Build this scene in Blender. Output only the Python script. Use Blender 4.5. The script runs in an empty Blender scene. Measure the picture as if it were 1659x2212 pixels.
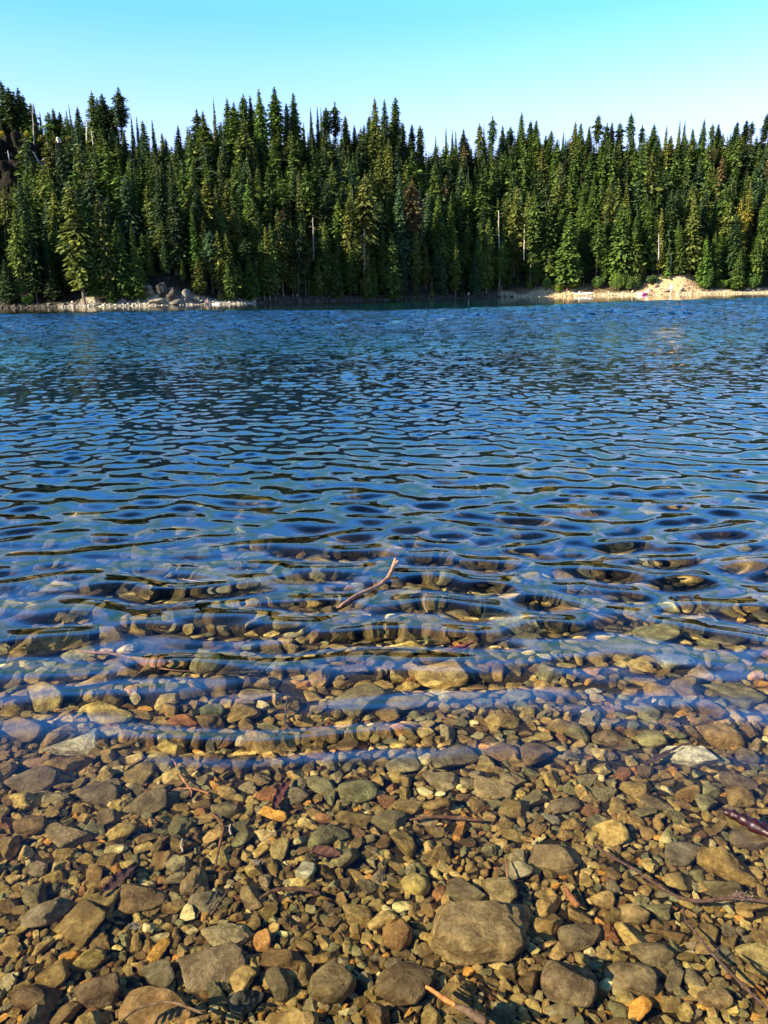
import bpy, math, random
import numpy as np
from mathutils import Vector, Matrix, Euler

rng = np.random.default_rng(11)
random.seed(11)
R = math.radians
scene = bpy.context.scene
COL = scene.collection
PI = math.pi

# ------------------------------------------------------------------ camera
CAM_H = 1.40
PITCH, ROLL = 15.4, 0.9
F = 1720.0                      # focal length in units of a 1659 x 2212 picture
cam_d = bpy.data.cameras.new('camera')
cam = bpy.data.objects.new('camera', cam_d)
COL.objects.link(cam)
cam_d.sensor_fit = 'VERTICAL'
cam_d.sensor_height = 36.0
cam_d.lens = 36.0 * F / 2212.0
cam_d.clip_end = 5000
cam_d.clip_start = 0.05
cam.location = (0, 0, CAM_H)
MC = (Matrix.Rotation(R(90 - PITCH), 3, 'X') @ Matrix.Rotation(R(-ROLL), 3, 'Z'))
cam.rotation_euler = MC.to_euler()
scene.camera = cam
MCn = np.array(MC)

def pix_dir(px, py):
    """direction in the world of a point of the picture (1659 x 2212)"""
    v = MCn @ np.array([(px - 829.5) / F, (1106 - py) / F, -1.0])
    return v / np.linalg.norm(v)

def to_pix(P):
    v = MCn.T @ (np.array(P, float) - np.array([0, 0, CAM_H]))
    return 829.5 + F * v[0] / -v[2], 1106 - F * v[1] / -v[2], -v[2]

# ------------------------------------------------------------------ helpers
def tag(o, label=None, cat=None, group=None, kind=None):
    if label: o['label'] = label
    if cat: o['category'] = cat
    if group: o['group'] = group
    if kind: o['kind'] = kind
    return o

def mesh_np(name, verts, faces, mats=(), smooth=True):
    """verts (n,3); faces (m,3) or (m,4) array or list of such arrays"""
    me = bpy.data.meshes.new(name)
    verts = np.asarray(verts, np.float32)
    fl = faces if isinstance(faces, list) else [faces]
    fl = [np.asarray(f, np.int32) for f in fl if len(f)]
    me.vertices.add(len(verts))
    me.vertices.foreach_set('co', verts.ravel())
    loops = np.concatenate([f.ravel() for f in fl])
    tot = np.concatenate([np.full(len(f), f.shape[1], np.int32) for f in fl])
    start = np.concatenate([[0], np.cumsum(tot)[:-1]]).astype(np.int32)
    me.loops.add(len(loops))
    me.loops.foreach_set('vertex_index', loops)
    me.polygons.add(len(tot))
    me.polygons.foreach_set('loop_start', start)
    me.polygons.foreach_set('loop_total', tot)
    me.polygons.foreach_set('use_smooth', np.full(len(tot), smooth, bool))
    me.update(calc_edges=True)
    for m in mats: me.materials.append(m)
    return me

def add_color(me, name, cols):
    a = me.color_attributes.new(name, 'FLOAT_COLOR', 'POINT')
    c = np.ones((len(me.vertices), 4), np.float32)
    c[:, :3] = cols
    a.data.foreach_set('color', c.ravel())

def link(name, me, parent=None, loc=None, rot=None, scale=None):
    o = bpy.data.objects.new(name, me)
    COL.objects.link(o)
    if parent: o.parent = parent
    if loc is not None: o.location = loc
    if rot is not None: o.rotation_euler = rot
    if scale is not None: o.scale = scale
    return o

def smoothstep(a, b, x):
    t = np.clip((np.asarray(x, float) - a) / (b - a), 0, 1)
    return t * t * (3 - 2 * t)

# value noise in numpy
_lat = rng.random((64, 64, 64)).astype(np.float32)
def vnoise3(P):
    P = np.asarray(P, float)
    i = np.floor(P).astype(int); f = P - i; f = f * f * (3 - 2 * f)
    def g(a, b, c): return _lat[(i[..., 0] + a) & 63, (i[..., 1] + b) & 63, (i[..., 2] + c) & 63]
    x, y, z = f[..., 0], f[..., 1], f[..., 2]
    c00 = g(0,0,0)*(1-x)+g(1,0,0)*x; c10 = g(0,1,0)*(1-x)+g(1,1,0)*x
    c01 = g(0,0,1)*(1-x)+g(1,0,1)*x; c11 = g(0,1,1)*(1-x)+g(1,1,1)*x
    return ((c00*(1-y)+c10*y)*(1-z) + (c01*(1-y)+c11*y)*z) * 2 - 1

def fbm(P, octaves=4, lac=2.1, gain=.5):
    P = np.asarray(P, float); s = 0; a = 1.0
    for k in range(octaves):
        s = s + a * vnoise3(P + 17.3 * k); P = P * lac; a *= gain
    return s

def fbm2(x, y, octaves=4, seed=0.0):
    x, y = np.broadcast_arrays(np.asarray(x, float), np.asarray(y, float))
    return fbm(np.stack([x, y, np.full(x.shape, seed + .37)], -1), octaves)

# ------------------------------------------------------------------ materials
class NT:
    def __init__(self, name):
        self.m = bpy.data.materials.new(name); self.m.use_nodes = True
        self.t = self.m.node_tree; self.t.nodes.clear()
        self.out = self.n('ShaderNodeOutputMaterial')
    def n(self, typ, **kw):
        nd = self.t.nodes.new(typ)
        for k, v in kw.items():
            if k.startswith('i_'):
                nd.inputs[k[2:].replace('_', ' ')].default_value = v
            else: setattr(nd, k, v)
        return nd
    def l(self, a, b): self.t.links.new(a, b)
    def noise(self, vec, scale, detail=4, rough=.55, dist=0):
        nd = self.n('ShaderNodeTexNoise'); nd.inputs['Scale'].default_value = scale
        nd.inputs['Detail'].default_value = detail; nd.inputs['Roughness'].default_value = rough
        nd.inputs['Distortion'].default_value = dist
        if vec is not None: self.l(vec, nd.inputs['Vector'])
        return nd.outputs['Fac']
    def ramp(self, fac, stops, interp='LINEAR'):
        nd = self.n('ShaderNodeValToRGB'); cr = nd.color_ramp; cr.interpolation = interp
        while len(cr.elements) < len(stops): cr.elements.new(.5)
        for e, (p, c) in zip(cr.elements, stops):
            e.position = p; e.color = (*c, 1) if len(c) == 3 else c
        self.l(fac, nd.inputs['Fac']); return nd.outputs['Color']
    def mix(self, fac, a, b, mode='MIX'):
        nd = self.n('ShaderNodeMix'); nd.data_type = 'RGBA'; nd.blend_type = mode
        for sock, v in ((nd.inputs[0], fac), (nd.inputs[6], a), (nd.inputs[7], b)):
            if hasattr(v, 'is_output'): self.l(v, sock)
            elif isinstance(v, (int, float)): sock.default_value = v
            else: sock.default_value = (*v, 1)
        return nd.outputs[2]
    def math(self, op, a, b=None, c=None, clamp=False):
        nd = self.n('ShaderNodeMath', operation=op); nd.use_clamp = clamp
        for s, v in zip(nd.inputs, (a, b, c)):
            if v is None: continue
            if hasattr(v, 'is_output'): self.l(v, s)
            else: s.default_value = v
        return nd.outputs[0]
    def mrange(self, v, a, b, c=0., d=1., smooth=True):
        nd = self.n('ShaderNodeMapRange')
        if smooth: nd.interpolation_type = 'SMOOTHSTEP'
        self.l(v, nd.inputs['Value'])
        for k, x in zip(('From Min', 'From Max', 'To Min', 'To Max'), (a, b, c, d)): nd.inputs[k].default_value = x
        return nd.outputs['Result']
    def pos(self): return self.n('ShaderNodeNewGeometry').outputs['Position']
    def obj(self): return self.n('ShaderNodeTexCoord').outputs['Object']
    def normal_z(self):
        g = self.n('ShaderNodeNewGeometry'); s = self.n('ShaderNodeSeparateXYZ'); self.l(g.outputs['Normal'], s.inputs[0]); return s.outputs['Z']
    def sep(self, v, ax):
        s = self.n('ShaderNodeSeparateXYZ'); self.l(v, s.inputs[0]); return s.outputs[ax]
    def bump(self, h, strength, dist, normal=None):
        b = self.n('ShaderNodeBump'); b.inputs['Strength'].default_value = strength
        b.inputs['Distance'].default_value = dist; self.l(h, b.inputs['Height'])
        if normal is not None: self.l(normal, b.inputs['Normal'])
        return b.outputs['Normal']
    def principled(self, color, rough=.8, normal=None, spec=.3, **kw):
        p = self.n('ShaderNodeBsdfPrincipled')
        if hasattr(color, 'is_output'): self.l(color, p.inputs['Base Color'])
        else: p.inputs['Base Color'].default_value = (*color, 1)
        if hasattr(rough, 'is_output'): self.l(rough, p.inputs['Roughness'])
        else: p.inputs['Roughness'].default_value = rough
        p.inputs['Specular IOR Level'].default_value = spec
        if normal is not None: self.l(normal, p.inputs['Normal'])
        return p
    def surf(self, s): self.l(s, self.out.inputs['Surface']); return self.m

def tint_source(t, mode):
    if mode == 'object':
        return t.n('ShaderNodeObjectInfo').outputs['Color']
    a = t.n('ShaderNodeVertexColor'); a.layer_name = 'tint'; return a.outputs['Color']

def stone_material(name, mode):
    t = NT(name)
    P = t.pos()
    base = tint_source(t, mode)
    n1 = t.noise(P, 22, 6, .65)
    n2 = t.noise(P, 95, 5, .7)
    n3 = t.noise(P, 7, 3, .5)
    c = t.mix(t.mrange(n1, .35, .68), t.mix(1.0, base, (.58, .53, .44), 'MULTIPLY'), t.mix(1.0, base, (1.65, 1.6, 1.45), 'MULTIPLY'))
    c = t.mix(t.mrange(n2, .40, .62), t.mix(1.0, c, (.72, .7, .66), 'MULTIPLY'), c)
    # pale mineral veins and flecks
    c = t.mix(t.math('MULTIPLY', t.mrange(n2, .64, .74), .55), c, (.62, .58, .46))
    # fine brown silt that has settled on the upward faces
    silt = t.math('MULTIPLY', t.mrange(t.normal_z(), .55, .98), t.mrange(n3, .30, .62))
    silt = t.math('MULTIPLY', silt, t.mrange(n1, .2, .75, .35, 1.0))
    silt = t.math('MULTIPLY', silt, t.mrange(t.sep(base, 'X'), .48, .66, 1.0, .1))
    c = t.mix(t.math('MULTIPLY', silt, .50), c, (.17, .125, .062))
    h = t.math('ADD', t.math('MULTIPLY', n1, 1.0), t.math('MULTIPLY', n2, .5))
    nm = t.bump(h, 1.0, .016)
    return t.surf(t.principled(c, .8, nm, .15).outputs[0])

M_stone = stone_material('stone', 'object')
M_stones = stone_material('gravel_stone', 'attr')

def bed_material():
    t = NT('lake_bed_gravel')
    P = t.pos(); y = t.sep(P, 'Y')
    n = t.noise(P, 60, 6, .7); n2 = t.noise(P, 9, 4, .6)
    v = t.n('ShaderNodeTexVoronoi'); v.inputs['Scale'].default_value = 55; t.l(P, v.inputs['Vector'])
    g = t.ramp(n, [(.3, (.02, .015, .008)), (.5, (.05, .038, .018)), (.72, (.12, .09, .045))])
    g = t.mix(t.mrange(v.outputs['Distance'], .1, .6, 0, .55), g, (.025, .018, .011))
    deep = t.mix(t.mrange(n2, .3, .7), (.006, .10, .17), (.010, .14, .21))  # teal glow of light scattered in deep water, put into the bed colour
    g = t.mix(t.mrange(y, 2.6, 5.0), g, t.mix(1.0, g, (.40, .46, .55), 'MULTIPLY'))  # light lost in the water painted as a darker, bluer bed
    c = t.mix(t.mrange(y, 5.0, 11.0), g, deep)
    nm = t.bump(t.math('ADD', n, t.math('MULTIPLY', v.outputs['Distance'], -.8)), .8, .012)
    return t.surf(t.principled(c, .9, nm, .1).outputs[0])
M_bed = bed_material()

def water_material():
    t = NT('lake_water')
    P = t.pos(); y = t.sep(P, 'Y')
    # small wind ripples tilt the surface; the attribute says how rough each stretch of the lake is
    mp = t.n('ShaderNodeMapping'); mp.inputs['Scale'].default_value = (1.8, 2.3, 1.0); t.l(P, mp.inputs['Vector'])
    rip = t.n('ShaderNodeVertexColor'); rip.layer_name = 'ripple'
    def slope(scale, k):
        nd = t.n('ShaderNodeTexNoise'); nd.inputs['Scale'].default_value = scale; nd.inputs['Detail'].default_value = 3
        nd.inputs['Roughness'].default_value = .6
        t.l(mp.outputs[0], nd.inputs['Vector'])
        a = t.n('ShaderNodeVectorMath', operation='SUBTRACT'); t.l(nd.outputs['Color'], a.inputs[0]); a.inputs[1].default_value = (.5, .5, .5)
        m = t.n('ShaderNodeVectorMath', operation='MULTIPLY'); t.l(a.outputs[0], m.inputs[0]); m.inputs[1].default_value = (k * .6, k, 0)
        return m.outputs[0]
    ad = t.n('ShaderNodeVectorMath', operation='ADD'); t.l(slope(1.5, 1.0), ad.inputs[0]); t.l(slope(5, 1.25), ad.inputs[1])
    sc_ = t.n('ShaderNodeVectorMath', operation='MULTIPLY'); t.l(ad.outputs[0], sc_.inputs[0]); t.l(rip.outputs['Color'], sc_.inputs[1])
    gn = t.n('ShaderNodeNewGeometry')
    ad2 = t.n('ShaderNodeVectorMath', operation='ADD'); t.l(gn.outputs['Normal'], ad2.inputs[0]); t.l(sc_.outputs[0], ad2.inputs[1])
    b = t.n('ShaderNodeVectorMath', operation='NORMALIZE'); t.l(ad2.outputs[0], b.inputs[0])
    g = t.n('ShaderNodeBsdfGlass'); g.inputs['IOR'].default_value = 1.333
    g.inputs['Roughness'].default_value = 0.0
    g.inputs['Color'].default_value = (1, .99, .95, 1)
    t.l(b.outputs[0], g.inputs['Normal'])
    return t.surf(g.outputs[0])
M_water = water_material()

# ------------------------------------------------------------------ lake bed
def depth_of(x, y):
    x, y = np.broadcast_arrays(np.asarray(x, float), np.asarray(y, float))
    ye = y + .22 * np.clip(-x, 0, 8) * smoothstep(1.5, 3.0, y)
    d = np.interp(ye, [-3, -.2, .5, 1.2, 2.0, 3.0, 4.0, 6.0, 9.0, 14.0, 25.0, 60.0, 400],
                  [-.75, -.15, .0, .085, .15, .25, .36, .66, 1.3, 2.6, 5.0, 7.0, 7.5])
    return d
def bed_z(x, y):
    return -depth_of(x, y) + .018 * fbm2(np.asarray(x) * 1.7, np.asarray(y) * 1.7, 3, 4.0) * smoothstep(-.5, 1.5, y)

def ray_bed(px, py):
    """the point of the lake bed seen at a point of the picture, through a flat surface"""
    d = pix_dir(px, py); o = np.array([0, 0, CAM_H])
    s = o + d * (CAM_H / -d[2])
    eta = 1 / 1.333; n = np.array([0, 0, 1.0]); ci = -d @ n
    k = 1 - eta * eta * (1 - ci * ci)
    r = eta * d + (eta * ci - math.sqrt(k)) * n
    tt = 0.0
    for _ in range(60):
        q = s + r * tt
        dz = q[2] - float(bed_z(q[0], q[1]))
        tt += dz / -r[2] * .8
    q = s + r * tt
    dist = np.linalg.norm(s - o) + tt / 1.333
    return q, dist

def ray_water(px, py):
    d = pix_dir(px, py); return np.array([0, 0, CAM_H]) + d * (CAM_H / -d[2])

def ray_at(px, py, D):
    """point at horizontal distance (along y) D"""
    d = pix_dir(px, py); return np.array([0, 0, CAM_H]) + d * (D / d[1])

# shoreline distance by picture column
SH_PX = [-900, -300, 0, 230, 400, 520, 600, 830, 1000, 1100, 1250, 1400, 1659, 2100, 2700]
SH_D  = [ 100,  118, 125, 127, 130, 135, 142, 160, 176, 186, 186, 183, 188, 190, 170]
def px_of(x, y): return 829.5 + F * np.asarray(x, float) / (np.asarray(y, float) * math.cos(R(PITCH)))*1.0
def shore_d(px): return np.interp(px, SH_PX, SH_D)

# ------------------------------------------------------------------ water surface
def wave_field():
    rows = [0.25]
    while rows[-1] < 205:
        r = rows[-1]; rows.append(r + max(.011, r * .0042))
    Y = np.array(rows)
    nc = 720
    u = np.linspace(-1, 1, nc)
    us = np.concatenate([-np.geomspace(6, 1.05, 12), u, np.geomspace(1.05, 6, 12)])
    X = us[None, :] * (.62 * Y[:, None] + .75)
    YY = np.broadcast_to(Y[:, None], X.shape)
    dy = np.gradient(Y)[:, None]
    dx = ((.62 * Y + .75) * 2 / nc)[:, None]
    Z = np.zeros(X.shape)
    w = np.random.default_rng(5)
    # gentle bends of the crests
    Xw = X + .10 * np.sin(YY * .9 + 1.0) + .05 * np.sin(X * 2.1 + YY * 1.3)
    Yw = YY + .07 * np.sin(X * 1.15 + .8) + .035 * np.sin(X * 2.9 + YY * .6 + 2.0)
    group = .72 + .42 * vnoise3(np.stack([X * .55, YY * .30, np.full(X.shape, 3.3)], -1)) + .18 * vnoise3(np.stack([X * .13, YY * .11, np.full(X.shape, 6.3)], -1))
    near = smoothstep(1.7, 3.7, YY) * (1 + .35 * np.exp(-((YY - 4.2) / 1.3) ** 2))
    N = 96
    for k in range(N):
        lam = math.exp(w.uniform(math.log(.11), math.log(1.1)))
        spread = .26 if lam > .45 else .42
        wide = k % 2 == 1
        if wide: lam *= .8
        th = w.uniform(-1.35, 1.35) if wide else w.normal(0, spread)
        ph = w.uniform(0, 2 * PI)
        kk = 2 * PI / lam
        # slope spectrum with its hump at 0.3 to 0.6 m
        s = math.exp(-((math.log(lam / .28)) / .62) ** 2) * w.uniform(.6, 1.4)
        amp = s / kk * .036
        kx, ky = kk * math.sin(th), kk * math.cos(th)
        # what the grid cannot carry is left to the ripples of the material
        carry = smoothstep(1.0, .45, (dy * abs(ky) + dx * abs(kx)) / PI * 1.6)
        shallow = smoothstep(lam * 1.5 + 1.6, lam * 4 + 3.0, YY) if lam < .28 else near
        mixd = smoothstep(3.2, 7.5, YY) * (1.3 + .75 * smoothstep(9, 24, YY)) if wide else 1.25 - .75 * smoothstep(3.2, 8, YY)
        Z += mixd * carry * shallow * amp * np.sin(kx * Xw + ky * Yw + ph)
    # a few longer crests that run in to the bank
    for (lam, amp, th, ph, yc, wd) in ((.40, .0045, .05, .4, 2.75, .75), (.56, .0066, -.06, 2.1, 3.5, 1.1), (.33, .0036, .12, 4.0, 3.2, .9), (.30, .0022, -.16, 1.0, 2.6, .6)):
        kk = 2 * PI / lam
        env = (1 - .65 * smoothstep(.1, 1.3, X)) * np.exp(-((YY - yc) / wd) ** 2) * np.clip(.75 + 1.1 * vnoise3(np.stack([X * .85 + lam * 50, YY * 1.1, np.full(X.shape, 8.)], -1)), .05, 1.5)
        q = kk * (math.sin(th) * Xw + math.cos(th) * Yw) + ph
        Z += env * amp * (np.sin(q) + .30 * np.sin(2 * q + .6) + .1 * np.sin(3 * q + 1.2))
    for (xc, yc, hw, lam, amp, tilt) in ((-.36, 2.33, .56, .19, .0090, -.02), (-.05, 2.68, .62, .23, .0068, .03), (-.25, 3.10, .60, .26, .0078, .0),
                                         (-1.25, 3.22, .60, .46, .0170, .20), (-1.05, 2.86, .34, .25, .0060, .15), (.55, 3.45, .55, .30, .0060, -.03),
                                         (-1.3, 2.55, .35, .26, .0040, .1), (-.55, 3.75, .5, .32, .0075, .05), (1.2, 4.0, .5, .34, .0075, -.06)):
        s_ = (YY - yc) - tilt * (X - xc) + .03 * np.sin((X - xc) * 3.1 + yc * 9) + .012 * np.sin((X - xc) * 9 + yc)
        Z += amp * np.exp(-((X - xc) / hw) ** 4) * np.exp(-(s_ / (.60 * lam)) ** 2) * np.cos(2 * PI * s_ / lam)
    for k in range(46):          # longer waves out on the lake
        lam = math.exp(w.uniform(math.log(.8), math.log(3.2)))
        kk = 2 * PI / lam; th = w.normal(0, .85); ph = w.uniform(0, 2 * PI)
        kx, ky = kk * math.sin(th), kk * math.cos(th)
        carry = smoothstep(1.0, .45, (dy * abs(ky) + dx * abs(kx)) / PI * 1.6)
        Z += carry * smoothstep(18, 55, YY) * w.uniform(.5, 1.3) / kk * .062 * np.sin(kx * Xw + ky * Yw + ph)
    Z *= np.clip(group, .25, 1.4)
    pxx = px_of(X, YY)
    edge = np.interp(pxx, [-300, 0, 400, 830, 1100, 1659, 2200], [74, 72, 72, 64, 66, 104, 110]) + 5 * vnoise3(np.stack([X * .06, YY * .02, np.full(X.shape, 1.)], -1))
    calm = 1 - .96 * smoothstep(0, 12, YY - edge)
    rip = (.10 * smoothstep(4.5, 9, YY) + .90 * smoothstep(9, 26, YY)) * calm
    Z *= calm
    nr, ncc = X.shape
    V = np.stack([X, YY, Z], -1).reshape(-1, 3)
    idx = np.arange(nr * ncc).reshape(nr, ncc)
    Fq = np.stack([idx[:-1, :-1], idx[:-1, 1:], idx[1:, 1:], idx[1:, :-1]], -1).reshape(-1, 4)
    return V, Fq, rip.ravel()
V, Fq, RIP = wave_field()
wme = mesh_np('lake_water', V, Fq, [M_water]); add_color(wme, 'ripple', RIP[:, None])
water = link('lake_water', wme)
tag(water, kind='structure')
water.cycles.is_caustics_caster = True

# ------------------------------------------------------------------ lake bed sheet
def grid_sheet(xs, ys, zf):
    X, Y = np.meshgrid(xs, ys)
    Z = zf(X, Y)
    idx = np.arange(X.size).reshape(X.shape)
    Fq = np.stack([idx[:-1, :-1], idx[:-1, 1:], idx[1:, 1:], idx[1:, :-1]], -1).reshape(-1, 4)
    return np.stack([X, Y, Z], -1).reshape(-1, 3), Fq
xs = np.concatenate([-np.geomspace(500, 9, 50), np.linspace(-8.8, 8.8, 240), np.geomspace(9, 500, 50)])
ys = np.concatenate([[-60, -30, -12, -6], np.linspace(-3, 12, 260), np.geomspace(12.3, 320, 60)])
V, Fq = grid_sheet(xs, ys, bed_z)
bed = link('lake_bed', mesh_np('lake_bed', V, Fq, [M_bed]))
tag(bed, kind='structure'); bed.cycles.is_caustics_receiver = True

# ------------------------------------------------------------------ stones
def ico(sub):
    import bmesh
    bm = bmesh.new(); bmesh.ops.create_icosphere(bm, subdivisions=sub, radius=1)
    v = np.array([x.co[:] for x in bm.verts]); f = np.array([[a.index for a in p.verts] for p in bm.faces])
    bm.free(); return v / np.linalg.norm(v, axis=1)[:, None], f
ICO = {k: ico(k) for k in (1, 2, 3, 4, 5)}

def stone_verts(seed, sub, planes=11, sharp=11, dims=(1, .75, .55), rough=.05, slab=None, faces=None):
    w = np.random.default_rng(seed)
    d, f = ICO[sub]
    n = w.normal(size=(planes, 3)) * np.array([1, 1, .9]); n /= np.linalg.norm(n, axis=1)[:, None]
    h = w.uniform(.48, .88, planes)
    if faces is not None:
        n = np.array([q[:3] for q in faces], float); h = np.array([q[3] for q in faces], float); n /= np.linalg.norm(n, axis=1)[:, None]
    if slab is not None:
        n = np.vstack([n, [[0, 0, 1], [0, 0, -1]]]); h = np.concatenate([h, [slab, slab]])
    q = np.clip(d @ n.T, 1e-3, None) / h[None, :]
    r = 1 / (np.sum(q ** sharp, axis=1) + (1 / 1.4) ** sharp) ** (1 / sharp)
    v = d * r[:, None]
    if rough > 0:
        v *= (1 + rough * fbm(d * 2.2 + seed * 3.1, 4))[:, None]
    v = v * np.array(dims)
    ext = (v.max(0) - v.min(0)) / 2
    v = (v - (v.max(0) + v.min(0)) / 2)
    return v / ext[0], f          # half-width in x becomes 1

SHAPES = {}
def shape_set(sub, n=26):
    out = []
    for k in range(n):
        w = np.random.default_rng(900 + k)
        dims = (1, w.uniform(.60, .95), w.uniform(.42, .88))
        v, f = stone_verts(100 + k, sub, planes=int(w.integers(6, 10)), sharp=w.uniform(22, 60),
                           dims=dims, rough=.07 if sub > 2 else .04)
        out.append((v, f, dims))
    return out
SHAPES[4] = shape_set(4); SHAPES[2] = shape_set(2); SHAPES[1] = shape_set(1)
SHAPES[3] = shape_set(3)
STONE_ME = [mesh_np('stone_shape', v, f, [M_stone]) for v, f, _ in SHAPES[4]]
SHAPE_WORD = []
for v, f, dims in SHAPES[4]:
    e = (v.max(0) - v.min(0))
    SHAPE_WORD.append('slab-like' if e[2] / e[0] < .48 else 'long' if e[1] / e[0] < .68 else 'blocky' if e[2] / e[0] > .66 else 'rounded')

PALETTE = [  # weight, colour, word
    (27, (0.351, 0.247, 0.103), 'olive brown'),
    (22, (0.468, 0.345, 0.146), 'tan'),
    (13, (0.252, 0.172, 0.081), 'dark brown'),
    (12, (0.275, 0.259, 0.151), 'greenish grey'),
    (6,  (0.339, 0.287, 0.189), 'grey'),
    (10, (0.608, 0.460, 0.205), 'sandy yellow'),
    (4,  (0.702, 0.609, 0.356), 'pale'),
    (4,  (0.655, 0.345, 0.092), 'rust orange'),
    (3,  (0.339, 0.172, 0.081), 'reddish brown'),
]
pw = np.array([p[0] for p in PALETTE], float); pw /= pw.sum()

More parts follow.
